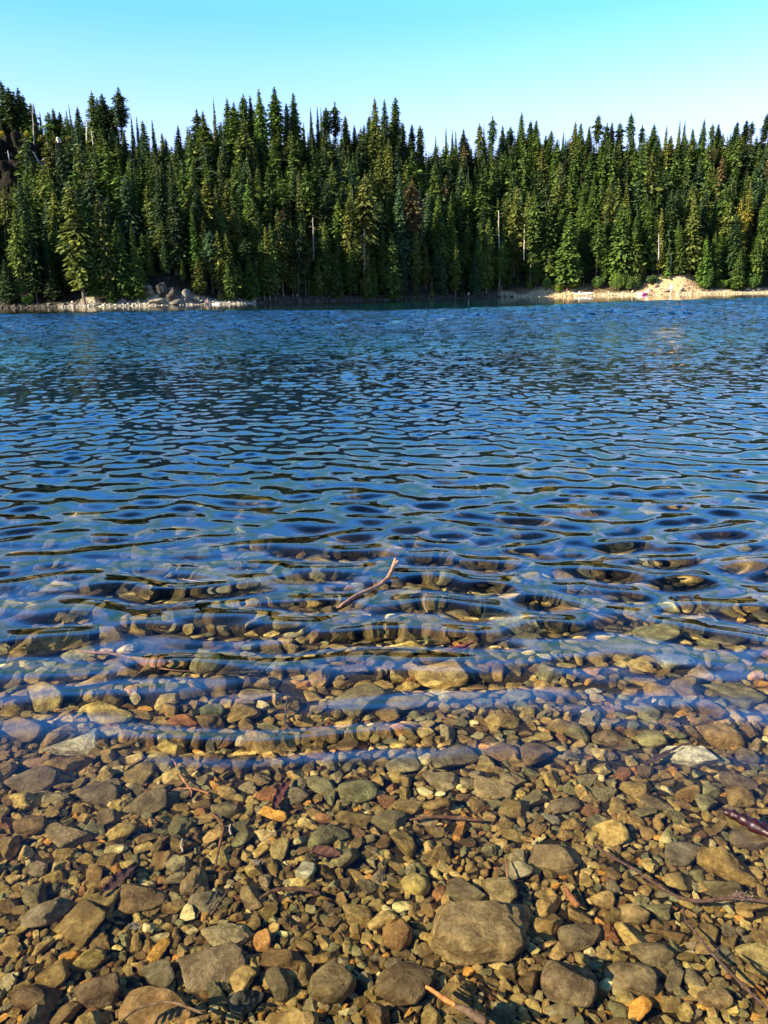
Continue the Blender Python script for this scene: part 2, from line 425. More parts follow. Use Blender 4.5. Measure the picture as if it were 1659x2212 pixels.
# stones one can point at in the photograph: column, row, width, height (picture units), colour, shape word, label
HAND = [
 (1042,2022,232,104,(.36,.275,.155),'slab','big flat-topped tan boulder, largest stone near the bank, its shadow to one side'),
 (858,2022,66,104,(.33,.20,.085),'round','upright rust-streaked oval stone next to the big flat-topped boulder'),
 (1492,1634,122,60,(.60,.56,.42),'slab','pale cream angular stone, brightest one on the lake bed'),
 (455,2100,150,72,(.30,.24,.16),'slab','long two-toned slab with a pale upper edge near the bank'),
 (525,2170,64,90,(.10,.10,.085),'round','smooth dark grey stone beside the long two-toned slab'),
 (1200,1862,112,72,(.27,.205,.12),'round','tan stone with a peaked top amid small gravel'),
 (298,1948,118,62,(.24,.165,.085),'round','broad golden brown cobble with a rounded back'),
 (98,1980,94,84,(.24,.20,.14),'round','large tan cobble with a pale worn patch'),
 (660,1886,46,64,(.46,.46,.36),'angular','pale greenish pointed stone standing on end'),
 (566,2038,38,62,(.45,.24,.085),'round','small upright orange stone by a pale tan one'),
 (488,2030,112,58,(.40,.34,.20),'round','pale tan elongated stone lying aslant by an orange one'),
 (330,2202,160,60,(.36,.23,.11),'round','broad orange-brown boulder cut by the lower edge of the view'),
 (600,2132,76,84,(.17,.145,.09),'round','olive brown egg-shaped cobble near the dark grey one'),
 (716,2130,104,110,(.28,.22,.12),'angular','pair-like notched tan stone near the bank'),
 (1304,1951,58,52,(.38,.26,.11),'round','golden yellow rounded stone beyond the big boulder'),
 (1370,1978,68,62,(.31,.23,.115),'round','golden brown ball-like stone casting a round shadow'),
 (1085,1930,66,90,(.31,.25,.13),'angular','sandy block leaning against the big flat-topped boulder'),
 (1475,1911,68,58,(.34,.26,.11),'round','mustard yellow round stone beside the long thin twig'),
 (1258,2030,100,66,(.20,.16,.10),'round','brown cobble half in shade to the side of the big boulder'),
 (1410,2064,92,62,(.22,.175,.105),'round','brown blocky cobble with a lit edge near the bank'),
 (1365,2126,116,62,(.23,.18,.11),'slab','wide low brown stone close to the bank'),
 (1545,2160,74,58,(.30,.22,.12),'round','tan dome-shaped stone beside the thin bare twig'),
 (880,2140,136,92,(.19,.14,.08),'round','wide dark tan boulder in front of the upright oval stone'),
 (1125,1886,58,52,(.30,.27,.19),'angular','light grey angular stone by the peaked tan one'),
 (1195,1776,50,40,(.27,.26,.20),'angular','light grey block beside a white pebble'),
 (1110,1686,58,44,(.33,.26,.15),'angular','tan faceted block beyond the long low pale stone'),
 (1068,1708,92,34,(.36,.28,.16),'slab','long low pale stone amid fine gravel'),
 (952,1692,80,32,(.30,.25,.155),'slab','low tan stone beneath the nearest wave crest'),
 (872,1656,78,38,(.27,.24,.155),'slab','pointed grey-tan stone right under the nearest wave crest'),
 (985,1640,112,58,(.22,.185,.105),'slab','large greenish tan stone at the end of the nearest wave crest'),
 (1220,1742,78,42,(.21,.165,.105),'angular','dark tan pitched stone in mid gravel'),
 (350,1392,140,62,(.075,.068,.058),'slab','large dark slate slab by the forked red branch'),
 (495,1417,64,44,(.21,.175,.12),'angular','blocky brown-grey stone beside the dark slate slab'),
 (600,1443,52,30,(.46,.46,.35),'slab','small pale green stone beneath the second wave'),
 (415,1502,64,50,(.125,.105,.09),'round','round grey-brown cobble between two yellow stones'),
 (555,1503,78,44,(.40,.30,.13),'angular','bright yellow-brown stone beside the grey-brown round cobble'),
 (360,1514,50,42,(.46,.37,.17),'angular','small bright yellow angular stone'),
 (395,1557,68,32,(.36,.15,.055),'slab','rusty red wedge-shaped stone'),
 (457,1537,52,40,(.12,.13,.08),'angular','dark green faceted stone next to the rusty red wedge'),
 (155,1614,118,52,(.42,.40,.33),'slab','large pale grey rounded boulder at the edge of the gravel'),
 (80,1650,60,34,(.30,.19,.12),'slab','reddish brown low stone below the pale grey boulder'),
 (885,1522,92,46,(.31,.235,.11),'angular','gold-brown block under the third wave'),
 (1003,1503,84,50,(.30,.23,.11),'angular','gold-brown faceted stone side by side with a similar block'),
 (1455,1427,94,44,(.24,.245,.175),'slab','greenish grey wedge under shallow ripples'),
 (1575,1372,124,44,(.095,.085,.08),'slab','large smooth dark boulder far out on one side'),
 (1285,1492,48,20,(.50,.50,.42),'slab','flat pale grey-green pebble under clear ripples'),
 (1350,1400,110,40,(.19,.165,.12),'slab','long brown slab far out under the ripples'),
 (1120,1345,130,44,(.24,.225,.15),'slab','broad olive slab lying beyond the dark red wood'),
 (1090,1318,120,40,(.15,.15,.12),'slab','broad grey slab far out near the floating stick'),
 (620,1262,150,44,(.27,.25,.19),'slab','wide pale brown boulder far out under the waves'),
 (480,1245,140,44,(.25,.24,.19),'slab','wide flat boulder beyond the forked branch'),
 (65,1690,110,80,(.20,.155,.105),'round','large brown cobble at one side of the gravel'),
 (210,1720,90,60,(.17,.135,.095),'slab','pointed dark brown slab among gravel'),
 (315,1735,96,66,(.20,.165,.105),'round','mottled olive cobble among fine gravel'),
 (490,1750,62,56,(.19,.165,.10),'round','greenish brown round cobble near the curved brown twig'),
 (140,1815,110,50,(.26,.20,.115),'slab','tan wedge near the dark sunken bark strip'),
 (235,1770,60,50,(.21,.16,.095),'angular','brown angular stone beside the tan wedge'),
 (420,1910,60,86,(.30,.225,.12),'round','tall golden tan stone leaning over its neighbour'),
 (445,1955,80,56,(.24,.21,.15),'angular','grey-tan angular cobble behind the pale elongated stone'),
 (545,1945,60,70,(.29,.22,.12),'angular','tan faceted cobble near the curved dark stick'),
 (340,2110,90,70,(.21,.185,.12),'angular','olive faceted cobble beside the two-toned slab'),
 (205,2150,110,90,(.17,.125,.08),'slab','dark brown flat stone near the bank'),
 (75,2160,100,80,(.19,.13,.075),'round','brown cobble in the corner near the bank'),
 (1620,1815,90,60,(.20,.155,.105),'slab','brown slab beside the glossy dark red piece of wood'),
 (1010,1930,90,60,(.20,.165,.10),'slab','olive slab behind the big flat-topped boulder'),
 (1420,1735,70,50,(.20,.155,.10),'round','brown rounded cobble in mid gravel'),
 (1600,1690,80,50,(.18,.14,.10),'round','brown cobble beside two dark neighbours'),
 (1325,1600,90,52,(.19,.145,.10),'slab','dull brown slab in the middle gravel'),
 (1480,1850,90,50,(.21,.185,.13),'slab','grey-brown slab crossed by thin twig'),
 (1640,2070,90,60,(.33,.27,.12),'round','yellow-green stone near the thin bare twig'),
]

def depth_dim(y):      # light lost in deeper water, put into the colour of stones farther out
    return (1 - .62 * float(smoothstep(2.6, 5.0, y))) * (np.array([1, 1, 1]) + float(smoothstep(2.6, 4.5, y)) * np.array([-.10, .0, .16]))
class Hash:
    def __init__(s, c): s.c = c; s.d = {}
    def near(s, x, y, r):
        c = s.c
        for i in range(int(math.floor((x - r) / c)), int(math.floor((x + r) / c)) + 1):
            for j in range(int(math.floor((y - r) / c)), int(math.floor((y + r) / c)) + 1):
                yield from s.d.get((i, j), ())
    def add(s, x, y, r): s.d.setdefault((int(math.floor(x / s.c)), int(math.floor(y / s.c))), []).append((x, y, r))

stones = []     # dicts
hs = Hash(.18)
hand_pts = []
for (px, py, w_, h_, colr, shp, lab) in HAND:
    colr = (min(.7, colr[0] * 1.4), min(.65, colr[1] * 1.38), colr[2] * 1.15) if colr[0] < .55 else (.88, .84, .60)
    q, dist = ray_bed(px, py + h_ * .2)
    d = pix_dir(px, py)
    depth = dist * (-(MCn[:, 2] @ d) if False else abs((MCn.T @ d)[2]))
    hw = w_ * depth / F / 2 * 1.02
    el = math.asin(-d[2])
    el_w = math.acos(math.cos(el) / 1.333)          # steeper under water
    # height in picture = height*cos(el) + depth*sin(el)
    hh = h_ * depth / F / 2
    zc = hh * {'slab': .80, 'round': .85, 'angular': .85}[shp]
    if h_ > w_ * 1.15: zc = hh * .75
    yr = min(max(.75 * hw, hh * .9), hw * 1.35)
    q = q + np.array([0, yr * .3, 0])
    colr = tuple(np.array(colr) * depth_dim(q[1]))
    stones.append(dict(x=q[0], y=q[1], r=(hw, yr, zc), rot=(0, 0, random.uniform(-.25, .25)), col=colr, shp=shp,
                       lab=lab, hand=True, s=len(stones), app=9e9))
    hs.add(q[0], q[1], max(hw, yr) * .82)
    hand_pts.append((q[0], q[1]))

def scatter(n_try, rmin, rmax, ymax, overlap, ymin=.75, side=0):
    for _ in range(n_try):
        y = rng.uniform(ymin ** .5, ymax ** .5) ** 2
        half = .56 * y + .55
        x = rng.uniform(-half, half) if not side else (half * (y > .85) + rng.uniform(0, side)) * rng.choice([-1, 1])
        u = rng.random()
        r = rmin * (rmax / rmin) ** (u ** 1.6)
        if r < (.0030 + .0008 * min(1, max(0, (y - 1.8) / 1.0))) * (y * y + 2) / 1.7 * (1 if y < 4 else .8): continue
        if r > .065 and y < 2.3: continue
        ok = True
        for (a, b, c) in hs.near(x, y, .20 if rmax > .05 else .12 + r):
            if (a - x) ** 2 + (b - y) ** 2 < ((c + r) * overlap) ** 2: ok = False; break
        if not ok: continue
        hs.add(x, y, r)
        k = int(rng.choice(len(PALETTE), p=pw))
        if r > .04: k = k % 5
        cc = np.array(PALETTE[k][1]) * np.array([1.10, 1.08, .84]) * depth_dim(y) * rng.uniform(.78, 1.25) * rng.uniform(.95, 1.05, 3)
        stones.append(dict(x=x, y=y, r=r, rot=(rng.normal(0, .30), rng.normal(0, .30), rng.uniform(0, 2 * PI)),
                           col=tuple(cc), word=PALETTE[k][2], lift=rng.uniform(.22, .62), v=int(rng.integers(0, 26)), hand=False,
                           app=r / (y * y + 2) ** .5))
scatter(700, .045, .11, 11.0, .92)
scatter(1500, .045, .15, 11.0, .92, 3.2)
scatter(7000, .024, .055, 5.0, .84, 1.9)
scatter(4200, .022, .045, 9.0, .80)
scatter(16000, .024, .055, 9.0, .72, 3.0)
scatter(90000, .0115, .025, 7.0, .64)
scatter(90000, .0055, .012, 3.3, .70)
scatter(26000, .012, .06, 7.0, .78, .35, 2.6)
scatter(9000, .010, .03, .9, .78, .35, 1.0)

auto = [s for s in stones if not s['hand']]
def in_view(s):
    px, py, dp = to_pix((s['x'], s['y'], float(bed_z(s['x'], s['y'])) * .75))
    return -20 < px < 1680 and 1200 < py < 2240
vis = sorted([s for s in auto if in_view(s)], key=lambda s: -s['app'])
n_auto = 300 - len(HAND)
for s in vis[:n_auto]: s['solo'] = True
# things a stone can be described by
LAND = [(stones[i]['x'], stones[i]['y'], t) for i, t in (
    (0, 'the big flat-topped boulder'), (2, 'the pale cream stone'), (3, 'the two-toned slab'), (5, 'the peaked tan stone'),
    (6, 'the golden brown cobble'), (8, 'the pale pointed stone'), (14, 'the golden yellow stone'), (17, 'the mustard yellow stone'),
    (21, 'the dome-shaped stone'), (26, 'the long low pale stone'), (31, 'the dark slate slab'), (35, 'the bright yellow-brown stone'),
    (37, 'the rusty red wedge'), (39, 'the pale grey boulder'), (41, 'the gold-brown block'), (43, 'the greenish grey wedge'),
    (44, 'the smooth dark boulder'), (45, 'the pale grey-green pebble'), (47, 'the olive slab'), (49, 'the wide pale brown boulder'),
    (51, 'the large brown cobble'), (53, 'the mottled olive cobble'), (55, 'the tan wedge'), (62, 'the corner cobble'), (63, 'the glossy red wood'))]
used_labels = {}
def place_word(s):
    best = min(LAND, key=lambda L: (L[0] - s['x']) ** 2 + (L[1] - s['y']) ** 2)
    dx, dy = s['x'] - best[0], s['y'] - best[1]
    far = math.hypot(dx, dy) > .45
    if abs(dx) > abs(dy): w = 'right of' if dx > 0 else 'left of'
    else: w = 'beyond' if dy > 0 else 'in front of'
    return ('some way ' if far else 'just ') + w + ' ' + best[2]

def stone_rot_mat(rot): return np.array(Euler(rot).to_matrix())

def make_solo(s):
    x, y = s['x'], s['y']
    bz = float(bed_z(x, y))
    if s['hand']:
        sharp = 40 if s['s'] == 0 else {'slab': 22, 'round': 8, 'angular': 26}[s['shp']]
        pl = {'slab': 8, 'round': 12, 'angular': 7}[s['shp']]
        v, f = stone_verts(300 + s['s'] * 7, 5 if s['s'] in (0, 2, 3) else 4, planes=pl, sharp=sharp, dims=(1, 1, 1),
                           rough=.06, slab=.5 if s['shp'] == 'slab' else None,
                           faces=[(0, .08, 1, .50), (.05, -1, .22, .62), (-.75, -.75, .1, .80), (1, -.1, .15, .86), (-1, .25, .25, .84), (.7, -.65, -.1, .82), (0, 1, .3, .75), (.5, .2, .8, .62), (-.3, -.6, .75, .68), (0, 0, -1, .5), (.2, -.7, -.6, .66)] if s['s'] == 0 else None)
        v = v / ((v.max(0) - v.min(0)) / 2) * np.array(s['r'])
        me = mesh_np('stone_shape', v, f, [M_stone])
        o = link('lake_stone', me, loc=(x, y, bz + s['r'][2] * (.98 if s['s'] == 0 else .74)), rot=s['rot'])
        lab = s['lab']
    else:
        o = link('lake_stone', STONE_ME[s['v']], loc=(x, y, bz + s['r'] * s.get('lift', .42)), rot=s['rot'], scale=(s['r'] * 1.1,) * 3)
        r = s['r']
        size = 'big' if r > .075 else 'fist-sized' if r > .042 else 'egg-sized' if r > .026 else 'small'
        lab = f"{size} {s['word']} {SHAPE_WORD[s['v']]} stone {place_word(s)}"
    o.color = (*s['col'], 1)
    tag(o, lab, 'stone', 'stones on the shallow lake bed')
    o.cycles.is_caustics_receiver = True
    return o
seen_lab = {}
for s in stones:
    if s['hand'] or s.get('solo'):
        o = make_solo(s)
        seen_lab.setdefault(o['label'], []).append((s, o))
for lab, L in seen_lab.items():          # look-alikes next to one another: say which by the row they lie in
    if len(L) > 1:
        L.sort(key=lambda t: t[0]['y'])
        words_ = ['nearer', 'farther', 'third out', 'fourth out', 'fifth out', 'sixth out', 'seventh out']
        for (s, o), w_ in zip(L, words_): o['label'] = lab + ', ' + w_

VV, FF, CC = [], [], []; base = 0
for s in stones:
    if s['hand'] or s.get('solo'): continue
    q_ = s['r'] / s['y']; sub = 3 if q_ > .0085 else 2 if q_ > .0035 else 1
    v, f, _ = SHAPES[sub][s['v']]
    v = (v * s['r'] * 1.1) @ stone_rot_mat(s['rot']).T + np.array([s['x'], s['y'], float(bed_z(s['x'], s['y'])) + s['r'] * s.get('lift', .42)])
    VV.append(v); FF.append(f + base); base += len(v); CC.append(np.broadcast_to(np.array(s['col']), v.shape))
me = mesh_np('gravel', np.concatenate(VV), np.concatenate(FF), [M_stones], smooth=False)
add_color(me, 'tint', np.concatenate(CC))
g = link('gravel', me); tag(g, 'small brown and tan gravel filling the gaps between the larger stones', 'gravel', kind='stuff')
g.cycles.is_caustics_receiver = True
print('stones', len(stones), 'gravel faces', len(me.polygons))

# ------------------------------------------------------------------ far bank and hill
SC = 48.0
G_PX = [-900, -200, 0, 60, 120, 250, 330, 380, 450, 600, 800, 870, 935, 1000, 1130, 1300, 1500, 1659, 2200, 2700]
G_PY = [ 300,  280, 288, 300, 305, 315, 352, 378, 345, 330, 335, 355, 385, 372, 345, 345, 345, 338, 330, 330]
def zcrest(px):
    py = np.interp(px, G_PX, G_PY); D = shore_d(px) + SC
    el = math.radians(-PITCH) + np.arctan((1106 - py) / F)
    # picture column moves the row by the roll
    return CAM_H + np.tan(el + math.radians(ROLL) * (np.asarray(px) - 829.5) / F * .9) * D * 1.0
def ground_h(px, s):
    px, s = np.broadcast_arrays(np.asarray(px, float), np.asarray(s, float))
    zc = zcrest(px)
    t = np.clip((s - 2.5) / (SC - 2.5), 0, 1)
    z = np.interp(s, [-40, -6, 0, 2.5, 1000], [-7, -1.1, -.03, .45, .45]) + (zc - .45) * (t ** 1.12)
    z = z - .18 * np.clip(s - SC - 6, 0, 400)
    # sandy bank that sticks out of the wood on one side
    bank = np.exp(-((px - 1482) / 26) ** 2) + .55 * np.exp(-((px - 1440) / 24) ** 2)
    z = z + 1.5 * bank * smoothstep(.8, 4.5, s) * smoothstep(20, 8, s)
    # rocky knob on the other side
    kn = np.exp(-((px - 365) / 52) ** 2)
    z = z + 2.3 * kn * smoothstep(.3, 4.0, s) * smoothstep(20, 8, s)
    z = z + (.5 * fbm(np.stack([px * .02, s * .16, 0 * s + 2.5], -1), 4)) * smoothstep(1.5, 7, s)
    return z
def far_xy(px, s):
    D = shore_d(px) + np.asarray(s, float)
    c = math.cos(R(PITCH))
    return (np.asarray(px) - 829.5) / F * D * c - D * .0, D
def ground_pt(px, s):
    x, y = far_xy(px, s); return np.array([float(x), float(y), float(ground_h(px, s))])

def hill_material():
    t = NT('hillside_ground')
    a = tint_source(t, 'attr'); P = t.pos()
    n = t.noise(P, 1.4, 6, .7); n2 = t.noise(P, .3, 4, .6)
    v = t.n('ShaderNodeTexVoronoi'); v.inputs['Scale'].default_value = 1.9; t.l(P, v.inputs['Vector'])
    c = t.mix(t.mrange(n, .35, .65), t.mix(1., a, (.6, .58, .55), 'MULTIPLY'), t.mix(1., a, (1.3, 1.28, 1.2), 'MULTIPLY'))
    c = t.mix(t.mrange(n2, .55, .75, 0, .5), c, (.05, .045, .02))
    nm = t.bump(t.math('ADD', n, v.outputs['Distance']), .8, .25)
    return t.surf(t.principled(c, .95, nm, .1).outputs[0])
M_hill = hill_material()
pxs = np.concatenate([np.linspace(-900, -120, 50), np.linspace(-110, 1770, 480), np.linspace(1780, 2700, 55)])
ss = np.concatenate([[-40, -20, -10, -5], np.linspace(-3, 14, 56), np.linspace(14.6, 75, 80), np.geomspace(80, 300, 10)])
PX, S = np.meshgrid(pxs, ss)
X, Y = far_xy(PX, S); Z = ground_h(PX, S)
idx = np.arange(X.size).reshape(X.shape)
Fq = np.stack([idx[:-1, :-1], idx[:-1, 1:], idx[1:, 1:], idx[1:, :-1]], -1).reshape(-1, 4)
cols = np.zeros(X.shape + (3,))
cols[:] = (.030, .026, .016)
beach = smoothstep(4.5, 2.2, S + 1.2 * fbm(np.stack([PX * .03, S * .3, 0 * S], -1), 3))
bc = np.where(((PX > 1090) & (PX < 1700))[..., None], np.array([.60, .47, .29]), np.where(((PX > 560) | (PX < 130))[..., None], np.array([.075, .062, .045]), np.array([.36, .31, .23])))  # darkest tone holds the shade of the central shore
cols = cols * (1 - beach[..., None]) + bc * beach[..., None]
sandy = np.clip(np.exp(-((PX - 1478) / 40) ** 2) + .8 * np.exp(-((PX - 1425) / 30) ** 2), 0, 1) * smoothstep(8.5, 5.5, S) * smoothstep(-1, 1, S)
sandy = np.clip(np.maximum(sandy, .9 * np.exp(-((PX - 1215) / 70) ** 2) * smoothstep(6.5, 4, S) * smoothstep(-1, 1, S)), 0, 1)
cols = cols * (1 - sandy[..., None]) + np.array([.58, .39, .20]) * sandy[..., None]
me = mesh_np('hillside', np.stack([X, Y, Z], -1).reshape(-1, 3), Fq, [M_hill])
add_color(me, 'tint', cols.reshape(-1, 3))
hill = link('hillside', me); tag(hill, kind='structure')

# ------------------------------------------------------------------ conifers
def foliage_material(name, mode):
    t = NT(name)
    base = tint_source(t, mode)
    g = t.n('ShaderNodeNewGeometry')
    rnd = g.outputs['Random Per Island']
    n = t.noise(g.outputs['Position'], .55, 3, .6)
    c = t.mix(t.mrange(rnd, 0, 1, 0, 1, False), t.mix(1., base, (.55, .62, .6), 'MULTIPLY'), t.mix(1., base, (1.45, 1.35, 1.2), 'MULTIPLY'))
    c = t.mix(t.mrange(n, .35, .65), t.mix(1., c, (.75, .85, .9), 'MULTIPLY'), t.mix(1., c, (1.25, 1.15, .9), 'MULTIPLY'))
    p = t.principled(c, .75, None, .25)
    tr = t.n('ShaderNodeBsdfTranslucent'); t.l(c, tr.inputs['Color'])
    ms = t.n('ShaderNodeMixShader'); ms.inputs[0].default_value = .22
    t.l(p.outputs[0], ms.inputs[1]); t.l(tr.outputs[0], ms.inputs[2])
    return t.surf(ms.outputs[0])
M_fol = foliage_material('conifer_needles', 'object')
M_folm = foliage_material('forest_needles', 'attr')

def bark_material():
    t = NT('bark'); P = t.obj()
    mp = t.n('ShaderNodeMapping'); mp.inputs['Scale'].default_value = (40, 40, 9); t.l(P, mp.inputs['Vector'])
    n = t.noise(mp.outputs[0], 1.0, 5, .6)
    base = tint_source(t, 'object')
    c = t.mix(t.mrange(n, .35, .65), t.mix(1., base, (.5, .48, .45), 'MULTIPLY'), t.mix(1., base, (1.3, 1.28, 1.25), 'MULTIPLY'))
    return t.surf(t.principled(c, .9, t.bump(n, .5, .05), .1).outputs[0])
M_bark = bark_material()

def tube(pts, radii, seg=7, cap=True):
    pts = np.asarray(pts, float); n = len(pts); V = []; F_ = []
    tg = np.gradient(pts, axis=0); tg /= np.linalg.norm(tg, axis=1)[:, None] + 1e-12
    up = np.array([0, 0, 1.0]) if abs(tg[0][2]) < .9 else np.array([1.0, 0, 0])
    for i in range(n):
        a = np.cross(tg[i], up); a /= np.linalg.norm(a) + 1e-12; b = np.cross(tg[i], a)
        for k in range(seg):
            th = 2 * PI * k / seg
            V.append(pts[i] + radii[i] * (math.cos(th) * a + math.sin(th) * b))
    for i in range(n - 1):
        for k in range(seg):
            k2 = (k + 1) % seg
            F_.append((i * seg + k, i * seg + k2, (i + 1) * seg + k2, (i + 1) * seg + k))
    if cap:
        V.append(pts[0]); V.append(pts[-1]); a, b = len(V) - 2, len(V) - 1
        for k in range(seg):
            k2 = (k + 1) % seg
            F_.append((a, k2, k, k)); F_.append((b, (n - 1) * seg + k, (n - 1) * seg + k2, (n - 1) * seg + k2))
    return np.array(V), F_
def faces_clean(F_):
    q = [f for f in F_ if f[2] != f[3]]; t3 = [f[:3] for f in F_ if f[2] == f[3]]
    return [np.array(q, np.int32).reshape(-1, 4), np.array(t3, np.int32).reshape(-1, 3)]
class Tubes:
    def __init__(s): s.V = []; s.F = []; s.n = 0
    def add(s, pts, radii, seg=7):
        v, f = tube(pts, radii, seg); s.V.append(v); s.F += [tuple(i + s.n for i in q) for q in f]; s.n += len(v)
    def mesh(s, name, mats): return mesh_np(name, np.concatenate(s.V), faces_clean(s.F), mats)

def crown_np(seed, kind, levels, per, rr=.11, base=.10):
    """foliage of a conifer of height 1: short sprays set round the stem in uneven whorls"""
    w = np.random.default_rng(seed)
    V = []
    gap = w.uniform(0, 1, 40)
    lean = w.normal(0, .012, 2)
    for i in range(levels):
        t = base + (1 - base) * ((i + w.uniform(0, .8)) / levels) ** .93
        if t > .995: t = .995
        u = (t - base) / (1 - base)
        if kind == 'spire': pr = (1 - u) ** .85 * .9 + .06
        elif kind == 'cone': pr = (1 - u) ** .75 * (.55 + .45 * min(1, u * 5)) + .04
        elif kind == 'column': pr = min(1, ((1 - u) * 1.9) ** .6) * (.6 + .4 * min(1, u * 4)) * .85
        else: pr = min(1, ((1 - u) * 2.6) ** .7) * (.35 + .65 * min(1, u * 2.2))     # ragged old tree
        ragged = {'spire': .25, 'cone': .35, 'column': .45, 'ragged': .75}[kind]
        pr *= 1 - ragged * (1 - vnoise3(np.array([t * 16 + seed * 3.7, seed * 1.3, .5]))) * .5
        nb = max(3, int(per * (.45 + .6 * pr)))
        a0 = w.uniform(0, 2 * PI)
        for b in range(nb):
            if kind == 'ragged' and w.random() < .22: continue
            az = a0 + 2 * PI * (b + w.uniform(-.3, .3)) / nb
            L = rr * pr * w.uniform(.55, 1.2)
            ca, sa = math.cos(az), math.sin(az)
            droop = w.uniform(.12, .55)
            K = (4 if L > .075 and levels > 40 else 3) if L > .035 else 2
            for k in range(K):
                q = (k + .55 + w.uniform(-.15, .15)) / K
                rad = L * q
                z = t + .010 - droop * L * q ** 1.4 + .18 * L * max(0, q - .7) + w.normal(0, .0025)
                c = np.array([ca * rad + lean[0] * t, sa * rad + lean[1] * t, z])
                ln = (L * (.28 if K == 4 else .36 if K == 3 else .5) * w.uniform(.8, 1.25) + .004) * (.82 if levels > 40 else 1)
                wd = (L * (.17 if K == 4 else .23) + .0045) * w.uniform(.7, 1.3) * (1.15 - .35 * q) * (.74 if levels > 40 else 1)
                rd = np.array([ca, sa, -droop * 1.1]) + w.normal(0, .22, 3)
                rd /= np.linalg.norm(rd)
                tg = np.array([-sa, ca, 0]) + w.normal(0, .38, 3)
                tg -= rd * (tg @ rd); tg /= np.linalg.norm(tg)
                j = w.uniform(.75, 1.25, 4)
                V += [c - rd * ln * .8 * j[0], c + tg * wd * j[1], c + rd * ln * j[2], c - tg * wd * j[3]]
                if w.random() < .55:       # twigs that hang under the spray
                    dn = np.array([0, 0, -1.0]) + w.normal(0, .3, 3)
                    V += [c - tg * wd * .7, c + dn * wd * .9 * j[0], c + tg * wd * .8, c - dn * wd * .35]
    # leader
    for k in range(5):
        z = .975 + .009 * k; r_ = .006 * (1.3 - k * .2); a = w.uniform(0, PI)
        d = np.array([math.cos(a), math.sin(a), 0]) * r_
        o = np.array([lean[0], lean[1], 0]); V += [o + np.array([0, 0, z - .012]), o + d + np.array([0, 0, z]), o + np.array([0, 0, z + .014]), o - d + np.array([0, 0, z])]
    V = np.array(V)
    return V, np.arange(len(V)).reshape(-1, 4)

KINDS_T = ['spire', 'cone', 'column', 'ragged']
CROWN = {}
for k, kd in enumerate(KINDS_T):
    for j in range(4):
        lv = {'spire': 66, 'cone': 60, 'column': 58, 'ragged': 50}[kd]
        v, f = crown_np(50 + 7 * k + j * 31, kd, lv, 18, rr={'spire': .135, 'cone': .215, 'column': .18, 'ragged': .20}[kd],
                        base={'spire': .05, 'cone': .04, 'column': .08, 'ragged': .22}[kd] * (1 + j * .25))
        me = mesh_np('crown_' + kd, v, f, [M_fol], smooth=False)
        tb = Tubes()
        w = np.random.default_rng(5 + j)
        tb.add([(0, 0, -.04), (0, 0, .0), (.002, 0, .3), (0, .002, .7), (0, 0, .97)], [.016, .0125, .0095, .0055, .0012], 7)
        for q in range(18 if kd == 'ragged' else 9):
            z = w.uniform(.04, .55); a = w.uniform(0, 2 * PI); l = w.uniform(.02, .07)
            tb.add([(0, 0, z), (math.cos(a) * l * .6, math.sin(a) * l * .6, z - .004), (math.cos(a) * l, math.sin(a) * l, z - l * .3)], [.0022, .0014, .0005], 4)
        CROWN[kd, j] = (me, tb.mesh('trunk_' + kd, [M_bark]))
# lighter foliage for the wood behind
LITE = {}
for k, kd in enumerate(KINDS_T):
    for j in range(3):
        LITE[kd, j] = crown_np(400 + 7 * k + j * 13, kd, 32, 9, rr={'spire': .14, 'cone': .22, 'column': .18, 'ragged': .20}[kd], base=.04)

HUES = {'g': ((.050, .085, .018), 'green'), 'G': ((.056, .100, .020), 'bright green'), 'o': ((.078, .098, .024), 'olive green'),
        'd': ((.024, .045, .018), 'dark green'), 'b': ((.040, .078, .040), 'bluish green'), 'y': ((.120, .125, .022), 'yellowish'),
        'n': ((.110, .078, .040), 'brownish')}

def elev_z(px, py, y):
    """height of the point of the plane y = const that is seen at (px, py)"""
    d = pix_dir(px, py); return CAM_H + d[2] * (y / d[1])

TREES = []
def want(px, top, s, kind, hue, wr=1.0, hand=None, base_z=None):
    g = ground_pt(px, s)
    x, y, z = g
    d = pix_dir(px, top); x = d[0] * y / d[1]
    ht = elev_z(px, top, y) - z
    TREES.append(dict(x=x, y=y, z=z, h=ht, kind=kind, hue=hue, wr=wr, px=px, top=top, s=s, hand=hand))

